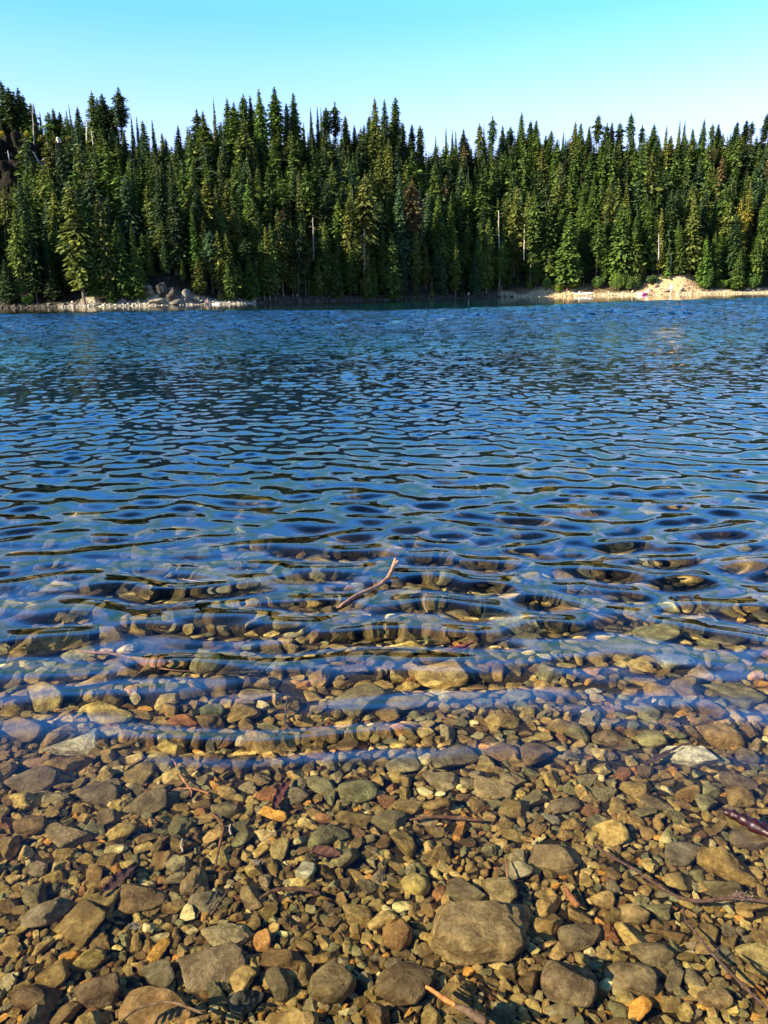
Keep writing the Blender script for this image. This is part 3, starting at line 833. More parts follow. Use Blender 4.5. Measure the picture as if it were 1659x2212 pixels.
SKYL = [(3,175,1.3),(22,190,1.5),(38,190,1.5),(51,206,1.4),(64,222,.8),(75,224,.5),(83,242,.6),(104,242,.9),(116,235,1),(129,242,1),
 (145,239,.7),(152,228,.5),(164,231,1),(193,199,1.2),(209,212,1),(220,204,1.7),(242,230,.9),(253,190,1.3),(282,251,.6),(295,253,.6),
 (309,262,1),(330,259,.7),(351,288,.8),(360,300,.8),(382,271,.9),(402,273,.6),(424,237,1.1),(441,241,1.2),(460,215,.6),(489,214,1.2),
 (500,221,1.2),(522,204,1),(541,206,.8),(560,193,1),(591,188,1.3),(618,222,.9),(633,202,1.2),(654,264,.7),(671,232,.6),(685,230,.7),
 (693,231,.5),(703,233,1),(723,220,.9),(745,250,1.2),(765,270,.8),(798,251,1),(810,213,1),(829,215,1),(851,211,1.2),(870,266,1),
 (888,269,1),(909,271,.8),(939,291,.5),(965,275,.6),(978,282,.6),(987,282,.6),(1001,279,1.1),(1039,267,.8),(1046,271,.6),(1064,251,1),
 (1087,271,.9),(1103,273,1.2),(1127,242,1.1),(1145,261,1.2),(1157,259,1.2),(1190,281,1),(1217,283,.7),(1243,263,.9),(1254,266,1.2),
 (1274,272,1),(1292,247,1),(1310,266,.8),(1323,263,1),(1341,265,1.2),(1366,244,.9),(1388,270,.8),(1414,268,1.5),(1439,270,.7),
 (1469,261,.7),(1479,261,.7),(1499,277,1.2),(1521,257,.8),(1539,266,.8),(1554,268,1.4),(1590,263,1.2),(1612,259,1.2),(1625,261,1.1),(1655,246,1.2)]
w = np.random.default_rng(77)
for (px, top, wr) in SKYL:
    kind = 'spire' if wr < .75 else ['column', 'cone', 'ragged'][int(w.integers(0, 3))]
    want(px, top, SC + w.uniform(-6, 4), kind, w.choice(list('ddbgo'), p=[.32, .13, .2, .25, .1]), wr * (1.0 if wr < 1 else .9), 'sky')
FRONT = [(153,388,2,'column','o',1.1),(184,430,3,'column','g',1),(214,417,3,'column','o',1),(254,475,3,'cone','g',1),(291,530,3,'cone','G',1.1),
 (236,590,2,'cone','g',1),(26,455,4,'column','o',.9),(62,505,4,'column','d',1),(105,560,4,'cone','d',1.1),(10,560,3,'cone','d',1.2),
 (345,480,9,'ragged','o',1.1),(370,485,9,'cone','G',.8),(392,560,7,'cone','g',.8),(415,450,8,'spire','G',1.1),(437,470,8,'column','o',.9),
 (425,555,4,'cone','o',1.2),(465,500,5,'column','o',1),(492,505,4,'cone','o',1),(515,560,4,'cone','g',1),(575,490,4,'cone','o',1),
 (603,455,5,'column','o',1),(626,478,5,'cone','o',.9),(785,372,6,'ragged','o',1),(752,425,7,'column','o',1),(825,500,5,'cone','g',.8),
 (865,375,9,'spire','b',1.2),(890,390,9,'ragged','n',1),(950,430,8,'cone','g',1),(985,520,6,'cone','d',1),(1035,490,4,'cone','g',.8),
 (1115,405,9,'column','o',1),(1060,470,6,'cone','g',.9),(1150,430,6,'ragged','g',1),(1185,430,7,'cone','g',1),(1232,462,4,'cone','G',1.3),
 (1262,395,14,'spire','G',1),(1285,370,14,'spire','g',1),(1318,400,10,'cone','o',1.2),(1345,440,6,'cone','G',1.2),(1378,470,6,'cone','g',1),
 (1405,430,9,'cone','g',1),(1432,450,8,'spire','y',1.1),(1449,430,10,'cone','y',1.1),(1466,430,10,'spire','y',.9),(1500,420,11,'column','o',1),
 (1475,545,7,'ragged','o',.8),(1530,510,4,'cone','G',1.1),(1548,500,5,'cone','g',1),(1580,430,8,'ragged','o',1),(1605,430,7,'column','y',.9),
 (1625,390,12,'spire','y',1),(1655,420,8,'cone','o',1),(1640,500,4,'cone','g',1),(1598,540,3,'cone','G',1),(700,480,5,'column','g',1),
 (655,500,5,'ragged','o',1),(545,430,9,'ragged','o',1),(318,400,14,'column','o',1),(275,345,25,'cone','G',.9),(225,330,28,'cone','o',1),
 (1205,350,22,'cone','o',1),(940,350,20,'column','g',1),(720,350,25,'column','o',1),(840,300,34,'cone','o',1.1),(820,330,24,'column','o',1.2)]
for (px, top, s, kd, hue, wr) in FRONT: want(px, top, s, kd, hue, wr, 'front')

CAP_X = [-400,0,60,90,190,260,330,352,390,440,500,600,640,660,700,760,800,860,900,935,960,1040,1130,1200,1300,1440,1600,1659,2300]
CAP_Y = [240,235,232,265,246,250,296,322,296,270,254,236,252,280,270,286,258,250,290,320,306,298,272,296,286,290,282,276,270]
s = 2.6
while s < SC + 14:
    step = 2.75 + .012 * s
    D0 = 160.0
    px = -330.0 + w.uniform(0, 30)
    while px < 2000:
        D = float(shore_d(px)) + s
        px += step * w.uniform(.7, 1.3) / D * F / .964
        p_, s_ = px + w.normal(0, 3), s + w.uniform(-1.3, 1.3)
        x, y, z = ground_pt(p_, s_)
        up = s_ / SC
        h = w.uniform(11, 19) * (1 - .36 * up) if w.random() < .68 else w.uniform(6, 11)
        if s_ < 8: h *= w.uniform(.5, 1.0)
        # open places: sandy bank, rocky knob, cliff, gap with the tall clear trunk
        if 1415 < p_ < 1515 and s_ < 5.2: continue
        if s_ < 5 and not 480 < p_ < 1100: continue
        if 300 < p_ < 430 and s_ < 6: continue
        top = to_pix((x, y, z + h))[1]
        cap = np.interp(p_, CAP_X, CAP_Y) + abs(w.normal(0, 14))
        if p_ < 98 and s_ < SC - 3: cap = max(cap, 402 - max(0, p_ - 60) * .9)
        if 108 < p_ < 146 and s_ < SC - 6: cap = max(cap, 352)
        if top < cap:
            h2 = elev_z(p_, cap, y) - z
            if h2 < 4.5: continue
            h = h2
        r_ = w.random()
        if h < 9: kd = 'spire' if r_ < .35 else 'cone'
        else: kd = KINDS_T[int(np.searchsorted([.25, .55, .82, 1.0], r_))]
        hue = w.choice(list('goGdbyn'), p=[.40, .19, .08, .23, .09, .0, .01])
        if 600 < p_ < 1130 and hue in 'Gy': hue = 'g'
        TREES.append(dict(x=x, y=y, z=z, h=h, kind=kd, hue=hue, wr=w.uniform(.8, 1.25), px=p_, top=None, s=s_, hand=None))
    s += step * .92
# the largest in the picture stay single trees
def shows(t):
    if t['hand']: return 1e9
    if not (-15 < t['px'] < 1675): return -1
    return t['h'] / t['y'] * (1.6 if t['s'] < 9 else 1.0 if t['s'] < 15 else .6)
TREES.sort(key=lambda t: -shows(t))
SOLO, MASS = TREES[:300], TREES[300:]
print('trees', len(TREES))
PLACES = [(-100, 'above the dark cliff', 'below the dark cliff'), (100, 'behind the white boulder', 'left of the tall twin firs on the bank'),
          (175, 'left of the first dip', 'by the far side of the cove'), (300, 'at the edge of the first dip', 'left of the pale rocky knob'),
          (400, 'just right of the first dip', 'on the pale rocky knob'), (480, 'on the highest hump', 'right of the pale rocky knob'),
          (600, 'on the end of the highest hump', 'above the narrow bright strand'), (700, 'between the two humps', 'by the shaded cove'),
          (790, 'on the second hump', 'around the tall clear trunk'), (880, 'at the notch in the middle', 'in the shaded middle of the bank'),
          (1000, 'just right of the notch', 'above the two seated people'), (1110, 'on the third hump', 'where the bright beach begins'),
          (1220, 'right of the third hump', 'above the white boat'), (1330, 'over the round bushes', 'behind the round bushes'),
          (1420, 'over the sandy bank', 'beside the sandy bank'), (1530, 'right of the sandy bank', 'right of the sandy bank'), (1600, 'at the far right end', 'at the far right end')]
def tree_label(t):
    k = max(i for i, P_ in enumerate(PLACES) if t['px'] >= P_[0] - 0) if t['px'] >= -100 else 0
    size = 'tall' if t['h'] > 17 else 'mid-sized' if t['h'] > 10 else 'short'
    form = {'spire': 'needle-thin', 'cone': 'cone-shaped', 'column': 'narrow', 'ragged': 'ragged'}[t['kind']]
    hue = HUES[t['hue']][1]
    up = t['s'] > SC * .62
    where = ('on the skyline ' + PLACES[k][1]) if up else ('on the bank ' if t['s'] < 11 else 'on the slope ') + PLACES[k][2]
    return f'{size} {form} {hue} conifer {where}'
labs = {}
for t in SOLO:
    if len(PLACES) and t['px'] is not None: labs.setdefault(tree_label(t).replace('on the bank on the', 'on the'), []).append(t)
ORD = ['leftmost of these', 'second of these from the left', 'third of these from left', 'fourth of these from left', 'fifth of these from left', 'sixth of these from left', 'seventh of these from left', 'eighth of these from left', 'ninth of these']
for lab, L in labs.items():
    if len(L) > 1:
        L.sort(key=lambda t: t['px'])
        for q, t in enumerate(L): t['lab'] = lab + ', ' + ORD[min(q, 8)]
    else: L[0]['lab'] = lab
def tint_of(t):
    c = np.array(HUES[t['hue']][0]) * w.uniform(.8, 1.2) * w.uniform(.93, 1.07, 3)
    return c * 1.55 * np.array([1.02, 1.0, .92])
for i, t in enumerate(SOLO):
    root = bpy.data.objects.new('conifer_tree', None); COL.objects.link(root)
    root.empty_display_size = .5
    root.location = (t['x'], t['y'], t['z'] - .2); root.rotation_euler = (w.normal(0, .015), w.normal(0, .015), w.uniform(0, 2 * PI))
    root.scale = (t['h'] * t['wr'] * (1.25 if t['h'] < 11 else 1.0),) * 2 + (t['h'] + .2,)
    lab = t['lab'].split()
    tag(root, ' '.join(lab[:16]), 'conifer', 'conifers on the far bank and hillside')
    cm, tm = CROWN[t['kind'], int(w.integers(0, 4))]
    c = link('crown', cm, root); c.color = (*tint_of(t), 1)
    k = link('trunk', tm, root); k.color = (*(np.array((.20, .165, .125)) * w.uniform(.6, 1.3)), 1)
VV, FF, CC = [], [], []; base = 0
for t in MASS:
    v, f = LITE[t['kind'], int(w.integers(0, 3))]
    a = w.uniform(0, 2 * PI); ca, sa = math.cos(a), math.sin(a)
    m = np.array([[ca, -sa, 0], [sa, ca, 0], [0, 0, 1.0]])
    hw = t['h'] * t['wr'] * (1.25 if t['h'] < 11 else 1.0)
    v2 = (v * np.array([hw, hw, t['h']])) @ m.T + np.array([t['x'], t['y'], t['z'] - .1])
    VV.append(v2); FF.append(f + base); base += len(v2); CC.append(np.broadcast_to(tint_of(t), v2.shape))
    tv, tf = tube([(0, 0, -.5), (0, 0, t['h'] * .5), (0, 0, t['h'] * .95)], [.17, .11, .02], 5, False)
    tv = tv + np.array([t['x'], t['y'], t['z']])
    VV.append(tv); FF.append(np.array(tf) + base); base += len(tv); CC.append(np.broadcast_to(np.array([.09, .075, .055]), tv.shape))
me = mesh_np('conifer_forest', np.concatenate(VV), np.concatenate(FF), [M_folm], smooth=False)
add_color(me, 'tint', np.concatenate(CC))
fo = link('conifer_forest', me); tag(fo, 'dense dark green conifer forest filling the hillside behind the front trees', 'forest', kind='stuff')
print('forest faces', len(me.polygons))

# ------------------------------------------------------------------ wood on and under the water
def wood_material(name, rough=.75, spec=.2, wet=False):
    t = NT(name); P = t.obj()
    n = t.noise(P, 60, 5, .65); n2 = t.noise(P, 14, 3, .5)
    base = tint_source(t, 'object')
    c = t.mix(t.mrange(n, .35, .65), t.mix(1., base, (.5, .45, .42), 'MULTIPLY'), t.mix(1., base, (1.35, 1.3, 1.25), 'MULTIPLY'))
    c = t.mix(t.mrange(n2, .5, .7, 0, .5), c, t.mix(1., base, (.45, .4, .4), 'MULTIPLY'))
    return t.surf(t.principled(c, rough, t.bump(n, .6, .002), spec).outputs[0])
M_wood = wood_material('wood_bark')
M_wet = wood_material('wet_red_wood', .42, .4)

def bed_pt(px, py, up=0.0):
    """a point that lies UP above the bed on the refracted line of sight"""
    d = pix_dir(px, py); o = np.array([0, 0, CAM_H]); s = o + d * (CAM_H / -d[2])
    eta = 1 / 1.333; ci = -d[2]; k = 1 - eta * eta * (1 - ci * ci)
    r = eta * d + (eta * ci - math.sqrt(k)) * np.array([0, 0, 1.0]); tt = 0
    for _ in range(60):
        q = s + r * tt; tt += (q[2] - float(bed_z(q[0], q[1])) - up) / -r[2] * .8
    return s + r * tt

def spline(P, n):
    P = np.asarray(P, float)
    if len(P) < 3: 
        u = np.linspace(0, 1, n)[:, None]; return P[0] * (1 - u) + P[-1] * u
    out = []
    Q = np.vstack([2 * P[0] - P[1], P, 2 * P[-1] - P[-2]])
    for x in np.linspace(0, len(P) - 1.0001, n):
        i = int(x); t = x - i; a, b, c, d = Q[i:i + 4]
        out.append(.5 * ((2 * b) + (-a + c) * t + (2 * a - 5 * b + 4 * c - d) * t * t + (-a + 3 * b - 3 * c + d) * t ** 3))
    return np.array(out)

def stick(name, label, cat, ptsets, color, mat=None, r_noise=.16, group=None, flat=1.0):
    """ptsets: list of (world points, radius start, radius end)"""
    tb = Tubes(); o0 = ptsets[0][0][0]
    for q, (P, r0, r1) in enumerate(ptsets):
        n = max(10, len(P) * 7)
        C_ = spline(np.asarray(P) - o0, n)
        L = np.linalg.norm(C_[-1] - C_[0])
        C_ = C_ + .012 * L * np.stack([vnoise3(np.stack([np.linspace(0, 5, n) + 9 * q, np.full(n, a + r0 * 900), np.zeros(n)], -1)) for a in (1., 5., 9.)], -1)
        rr_ = np.linspace(r0, r1, n) * (1 + r_noise * vnoise3(np.stack([np.linspace(0, 9, n), np.full(n, 3. + q), np.zeros(n)], -1)))
        rr_[0] *= .8; rr_[-1] *= .7
        tb.add(C_, rr_, 9)
    me = tb.mesh(name, [mat or M_wood])
    o = link(name, me, loc=o0); o.color = (*color, 1)
    tag(o, label, cat, group); o.cycles.is_caustics_receiver = True
    return o

def bp(L, up): return [bed_pt(a, b, up) for a, b in L]
# the stick that floats among the waves, with a split knob at its far end
fl = [ray_water(*p) + np.array([0, 0, .006]) for p in ((737, 1312), (768, 1291), (808, 1273), (836, 1252))]
d_ = ray_water(852, 1232) + np.array([0, -.03, .045])
fl = fl + [d_]
st = stick('floating_stick', 'pinkish brown stick floating among the waves, its knobbly far end raised', 'stick',
      [(fl, .0075, .0125), ([d_, d_ + np.array([.006, .01, .03])], .013, .006), ([d_, d_ + np.array([.022, .0, .018])], .012, .005),
       ([fl[0], fl[0] + np.array([-.02, -.01, -.004])], .006, .003)], (.36, .20, .13))
UW = 'sunken twigs and wood among the stones'
stick('forked_branch', 'forked reddish branch lying under the wave beside the dark slate slab', 'branch',
      [(bp([(152, 1399), (200, 1406), (245, 1411), (284, 1424), (320, 1431), (344, 1432)], .07), .006, .011),
       (bp([(344, 1432), (362, 1428), (381, 1421)], .07), .010, .006), (bp([(330, 1432), (390, 1438), (450, 1444)], .06), .005, .002),
       (bp([(344, 1425), (330, 1418), (357, 1414)], .07), .004, .0015)], (.33, .19, .11), group=UW)
stick('sunken_log', 'thick dark log with ridged bark sunk under the waves', 'log',
      [(bp([(-60, 1388), (20, 1350), (90, 1318), (170, 1290), (235, 1262)], .07), .075, .05)], (.13, .095, .07))
stick('red_bark', 'frayed dark red piece of rotten wood under the second wave', 'wood',
      [(bp([(966, 1411), (990, 1396), (1030, 1376)], .05), .018, .008), (bp([(972, 1414), (1000, 1403), (1024, 1390)], .05), .010, .003),
       (bp([(975, 1404), (992, 1388), (1010, 1382)], .06), .008, .002)], (.25, .075, .05), r_noise=.5, group=UW)
o = stick('red_driftwood', 'glossy wet dark red piece of wood at one side of the gravel', 'wood',
      [([ray_water(1566, 1756) + np.array([0, 0, .004]), ray_water(1610, 1779) + np.array([0, 0, .010]), ray_water(1668, 1812) + np.array([0, 0, .008])], .012, .017), ([ray_water(1600, 1772) + np.array([0, 0, .012]), ray_water(1668, 1800) + np.array([0, 0, .014])], .006, .009)], (.022, .003, .004), M_wet, r_noise=.4)
stick('long_twig', 'long thin dark twig with a pale tip, curving over the stones', 'twig',
      [(bp([(1287, 1823), (1318, 1846), (1354, 1871), (1430, 1918), (1505, 1943), (1585, 1940), (1680, 1952)], .07), .0035, .006)], (.20, .12, .085), group=UW)
stick('bare_twig', 'thin bare purplish twig running down to the corner near the bank', 'twig',
      [(bp([(1475, 1961), (1484, 1990), (1498, 2012), (1540, 2061), (1595, 2121), (1675, 2195)], .07), .0022, .0042),
       (bp([(1540, 2061), (1552, 2048), (1560, 2040)], .07), .002, .001)], (.22, .14, .11), group=UW)
stick('broken_stick', 'broken stick with a bright orange end below the big flat-topped boulder', 'stick',
      [(bp([(921, 2131), (950, 2152), (985, 2173)], .10), .0040, .0055)], (.36, .13, .035), group=UW)
stick('brown_stick', 'soaked dark brown stick running on from the orange broken end', 'stick',
      [(bp([(986, 2174), (1020, 2191), (1052, 2210)], .095), .008, .010)], (.09, .055, .03), group=UW)
stick('straight_stick', 'straight dark brown stick lying level in mid gravel', 'stick',
      [(bp([(885, 1770), (950, 1765), (1046, 1772)], .045), .005, .007)], (.21, .12, .065), group=UW)
stick('curved_twig', 'curved brown twig hooked over the middle gravel', 'twig',
      [(bp([(455, 1757), (470, 1768), (481, 1788), (478, 1812), (473, 1835), (465, 1872)], .05), .006, .003)], (.27, .14, .06), group=UW)
stick('orange_twig', 'bright orange forked twig below the nearest wave crest', 'twig',
      [(bp([(368, 1707), (410, 1703), (452, 1714)], .045), .0025, .005), (bp([(370, 1640), (388, 1672), (408, 1700)], .05), .002, .0035), (bp([(410, 1703), (414, 1712), (412, 1722)], .05), .003, .001)],
      (.70, .33, .13), group=UW)
stick('arched_stick', 'dark arched stick spanning a gap between tan cobbles', 'stick',
      [(bp([(562, 1942), (580, 1929), (605, 1921), (650, 1920), (692, 1930)], .06), .0045, .0075)], (.17, .10, .055), group=UW)
stick('slanted_twig', 'short straight twig slanting between two tan cobbles', 'twig',
      [(bp([(501, 1910), (478, 1944), (455, 1976)], .06), .002, .003)], (.30, .20, .10), group=UW)
stick('wood_chip', 'rounded orange wood chip beside a sandy stone', 'wood chip',
      [(bp([(1219, 1917), (1230, 1934), (1249, 1958)], .05), .007, .010)], (.50, .22, .08), group=UW)
stick('orange_splinter', 'small orange splinter near the upright oval stone', 'splinter',
      [(bp([(793, 2034), (800, 2043), (806, 2050)], .06), .003, .004)], (.85, .40, .12), group=UW)
stick('bent_reed', 'thin bent reed arching over the broad orange-brown boulder', 'reed',
      [(bp([(262, 2207), (290, 2185), (320, 2171), (370, 2165), (440, 2190)], .09), .003, .004)], (.30, .20, .11), group=UW)
stick('crooked_twig', 'crooked blackish twig standing among stones under the third wave', 'twig',
      [(bp([(622, 1503), (619, 1525), (616, 1548), (624, 1570), (637, 1584)], .05), .003, .006)], (.13, .11, .10), group=UW)
stick('pale_stick', 'slim pale stick resting on a wide flat boulder under the waves', 'stick',
      [(bp([(398, 1243), (420, 1252), (448, 1263)], .12), .005, .009)], (.62, .48, .36), group=UW)
stick('bleached_twig', 'tiny bleached upright twig left of the curved brown one', 'twig',
      [(bp([(394, 1812), (391, 1826), (395, 1840)], .06), .0022, .0035)], (.72, .62, .45), group=UW)
stick('bleached_twig', 'tiny bleached twig right of the curved brown one', 'twig',
      [(bp([(498, 1780), (496, 1792), (499, 1803)], .06), .0022, .0032)], (.72, .62, .45), group=UW)
stick('rust_splinter', 'thin rust-coloured splinter between the arched stick and the peaked stone', 'splinter',
      [(bp([(1091, 1853), (1096, 1880), (1095, 1905)], .06), .0025, .0035)], (.45, .24, .10), group=UW)
stick('pale_root', 'pale winding root under the clear ripples in the middle', 'root',
      [(bp([(917, 1282), (921, 1292), (919, 1303), (925, 1317)], .12), .006, .006)], (.60, .40, .26), group=UW)

def strip(name, label, cat, L, width, color, up=.05):
    P = spline(bp(L, up), 26); n = len(P); tg = np.gradient(P, axis=0); tg /= np.linalg.norm(tg, axis=1)[:, None]
    sd_ = np.cross(tg, [0, 0, 1.0]); sd_ /= np.linalg.norm(sd_, axis=1)[:, None]
    V, F_ = [], []; m = 7
    for lay in (0, 1):
        for i in range(n):
            u = i / (n - 1); hw = width * (math.sin(PI * min(1, .08 + u * .9)) ** .6) * (1 + .25 * math.sin(i * 2.3) * .5)
            for j in range(m):
                v = j / (m - 1) * 2 - 1
                V.append(P[i] - P[0] + sd_[i] * hw * v + np.array([0, 0, .010 * (v * v) + .002 * math.sin(i * 1.1 + j) - lay * .0025]))
    for lay in (0, 1):
        for i in range(n - 1):
            for j in range(m - 1):
                a = lay * n * m + i * m + j; q = (a, a + 1, a + m + 1, a + m); F_.append(q if lay == 0 else q[::-1])
    for i in range(n - 1):
        for j in (0, m - 1):
            a = i * m + j; b_ = a + n * m; F_.append((a, a + m, b_ + m, b_))
    o = link(name, mesh_np(name, V, np.array(F_), [M_wood]), loc=P[0]); o.color = (*color, 1)
    tag(o, label, cat, UW); o.cycles.is_caustics_receiver = True
strip('bark_strip', 'long dark purplish strip of bark among the tan cobbles', 'bark', [(222, 1938), (252, 1905), (297, 1866)], .017, (.10, .055, .05))
strip('bark_strip', 'dark red-brown bark flake below the nearest wave crest', 'bark', [(592, 1748), (606, 1714), (628, 1683)], .014, (.17, .065, .05))
strip('dead_leaf', 'curled dark brown leaf near two-toned slab', 'leaf', [(672, 1838), (700, 1842), (735, 1850)], .022, (.16, .08, .05))
strip('bark_strip', 'flat brown bark piece under the ripples behind the pale cream stone', 'bark', [(1392, 1652), (1440, 1630), (1500, 1600)], .012, (.15, .10, .07))

def tuft(px, py, up, r, label, color):
    P = bed_pt(px, py, up); w_ = np.random.default_rng(int(px)); V = []
    for k in range(150):
        c = w_.normal(0, 1, 3); c = c / np.linalg.norm(c) * r * w_.uniform(.2, 1) * np.array([1.5, 1, .55])
        a = w_.normal(size=3); a /= np.linalg.norm(a); b = np.cross(a, w_.normal(size=3)); b /= np.linalg.norm(b)
        s_ = r * w_.uniform(.06, .18); V += [c - a * s_ * 1.8, c + b * s_ * .5, c + a * s_ * 1.8, c - b * s_ * .5]
    o = link('lichen_tuft', mesh_np('lichen_tuft', V, np.arange(len(V)).reshape(-1, 4), [M_wood], False), loc=P)
    o.color = (*color, 1); tag(o, label, 'lichen', UW); o.cycles.is_caustics_receiver = True
tuft(1598, 1936, .085, .020, 'pinkish white lichen tuft caught on the long thin twig', (.45, .33, .28))
tuft(1455, 1565, .05, .024, 'pinkish grey lichen tuft on dull brown stones in the middle gravel', (.34, .26, .24))
tuft(556, 1862, .05, .014, 'small white lichen tuft below the curled dark leaf', (.5, .44, .40))
tuft(290, 2000, .06, .013, 'tiny white lichen tuft in front of the golden brown cobble', (.5, .46, .42))

# ------------------------------------------------------------------ things on the far bank
def s_for(px, py, lo=-1.0, hi=60.0):
    """how far behind the shoreline the ground is seen at (px, py)"""
    best = lo
    for s in np.linspace(lo, hi, 240):
        g = ground_pt(px, s)
        if to_pix(g)[1] <= py: return s
    return hi
def far_rock_material():
    t = NT('bank_rock'); P = t.pos()
    n = t.noise(P, .9, 7, .7); n2 = t.noise(P, 3.5, 5, .7)
    base = tint_source(t, 'object')
    c = t.mix(t.mrange(n, .38, .62), t.mix(1., base, (.5, .48, .46), 'MULTIPLY'), t.mix(1., base, (1.25, 1.2, 1.1), 'MULTIPLY'))
    c = t.mix(t.mrange(n2, .5, .7, 0, .6), c, t.mix(1., base, (.4, .4, .4), 'MULTIPLY'))
    return t.surf(t.principled(c, .9, t.bump(t.math('ADD', n, n2), 1.0, .35), .1).outputs[0])
M_rock = far_rock_material()

def far_rock(px, py, w_, h_, label, color, seed, dist=None, name='bank_rock', cat='rock', depth=None, grp='rocks along the far waterline', slab=None, rough=.16):
    s = s_for(px, py + h_ * .45) if dist is None else dist
    D = float(shore_d(px)) + s; k = D / F
    d = pix_dir(px, py); P = np.array([0, 0, CAM_H]) + d * (D / d[1])
    v, f = stone_verts(seed, 4, planes=9, sharp=26, dims=(1, 1, 1), rough=rough, slab=slab)
    e = (v.max(0) - v.min(0)) / 2
    v = v / e * np.array([w_ * k / 2, depth or w_ * k / 2 * .8, h_ * k / 2 * 1.25])
    ww = np.random.default_rng(seed)
    P = P - np.array([0, 0, h_ * k * .10])
    o = link(name, mesh_np(name, v, f, [M_rock]), loc=P, rot=(ww.normal(0, .08), ww.normal(0, .12), ww.uniform(-.4, .4)))
    o.color = (*color, 1); tag(o, label, cat, grp)
    return o, P
PG = (.26, .235, .19)
RK = [(321,630,28,42,'tall pale crag at left end of the rocky knob under conifers'), (352,628,30,46,'dark-faced grey crag in the middle of the rocky knob'),
 (369,636,26,36,'pale pointed crag at right of the dark-faced one'), (400,637,26,34,'pale tan crag under the right edge of the knob'),
 (238,653,16,14,'small pale rock at the waterline, first left of the knob'), (262,650,26,20,'pale pyramid rock standing in the water left of the knob'),
 (205,656,36,10,'low pale ledge at the waterline beneath the twin olive firs'), (299,650,7,17,'thin upright pale rock at the waterline below the knob'),
 (288,641,13,18,'grey rock half hidden behind the thin upright rock'), (424,647,28,16,'jumbled pale rock at the right foot of the knob'),
 (340,650,42,15,'broad pale ledge at the foot of the knob'), (381,652,38,13,'low pale ledge right of the broad one at the foot of the knob'),
 (445,652,24,9,'flat pale rock where the knob meets the strand'), (107,657,12,9,'small dull rock alone on the shaded left shore'),
 (137,656,12,9,'small pale rock under the tallest olive fir'), (160,657,10,7,'little pale rock beside the low ledge'),
 (1418,617,16,13,'grey rock at the left foot of the sandy bank'), (1440,627,20,10,'pale low rock in front of the sandy bank'),
 (1470,624,18,10,'brown-grey rock below the dark hollow of sandy bank'), (1455,629,14,7,'small pale rock at the foot of the white marker'),
 (1614,625,13,8,'pale block on the far right beach'), (1638,624,12,8,'pale block at the right end of the beach'),
 (1404,627,13,8,'pale rock just behind the pink float'), (1312,630,8,6,'small white rock alone on the bright beach'),
 (1516,626,10,6,'small tan rock right of the sandy bank'), (1160,634,12,5,'small pale rock at left end of the bright beach')]
for i, (px, py, w_, h_, lab) in enumerate(RK):
    h_ *= .7; w_ *= .85; cc = np.array(PG if px < 1000 else (.50, .42, .29)) * (.45 if 'dark' in lab and px < 400 else 1) * random.uniform(.85, 1.1)
    far_rock(px, py, w_, h_, lab, tuple(cc), 700 + i)
for k_, (px, py, w_, h_, dd, lab) in enumerate([(-10, 345, 70, 95, 13, 'dark crag at the left edge of the cliff'), (22, 330, 46, 70, 12, 'dark jagged crag under the orange autumn bush'),
        (50, 325, 40, 58, 11, 'dark crag at the top of the cliff under the yellow bush'), (30, 372, 60, 52, 16, 'broad dark ledge low on the cliff'), (68, 345, 30, 60, 13, 'dark rib of rock at the right of the cliff')]):
    far_rock(px, py, w_, h_, lab, (.020, .018, .013), 840 + k_, dist=SC - dd, name='cliff_crag', cat='cliff', depth=3.0, grp='cliffs near the skyline', rough=.26, slab=.85)  # dark rock, its colour lowered further for the shade on the cliff
far_rock(127, 331, 17, 52, 'dark square rock pillar under the white boulder', (.04, .033, .033), 812, dist=SC - 12, name='rock_pillar', cat='cliff', grp='cliffs near the skyline', slab=.8, rough=.06)
far_rock(98, 362, 22, 34, 'pale grey crag on the slope between the cliff and pillar', (.33, .30, .27), 813, dist=SC - 17, cat='rock', grp='cliffs near the skyline')
far_rock(127, 302, 12, 9, 'white rounded boulder perched on top of the dark pillar', (.80, .77, .70), 815, dist=SC - 12, name='white_boulder', cat='boulder', rough=.03)

# stones that strew the waterline
VV, FF, CC = [], [], []; base = 0
w = np.random.default_rng(31)
v0 = [SHAPES[2][k] for k in range(8)]
for k in range(2600):
    px = w.uniform(-120, 1800); s = w.uniform(-.6, 3.4) if w.random() < .7 else w.uniform(-.3, 1.0)
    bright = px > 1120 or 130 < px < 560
    r = w.uniform(.07, .26) * (1.5 if w.random() < .12 else 1)
    x, y, z = ground_pt(px, s); v, f, _ = v0[int(w.integers(0, 8))]
    v = v * r * np.array([1, .9, .8]); a = w.uniform(0, 6.28)
    v = v @ np.array([[math.cos(a), -math.sin(a), 0], [math.sin(a), math.cos(a), 0], [0, 0, 1.]]).T + np.array([x, y, z + r * .25])
    VV.append(v); FF.append(f + base); base += len(v)
    CC.append(np.broadcast_to(np.array((.50, .42, .29) if px > 1120 else (.42, .38, .30) if bright else (.10, .088, .07)) * w.uniform(.6, 1.25), v.shape))  # shade along the central shore is put into the darkest stones
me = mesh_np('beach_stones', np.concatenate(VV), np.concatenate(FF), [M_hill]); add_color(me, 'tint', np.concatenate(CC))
tag(link('beach_stones', me), 'pale stones strewn along the far waterline', 'stones', kind='stuff')

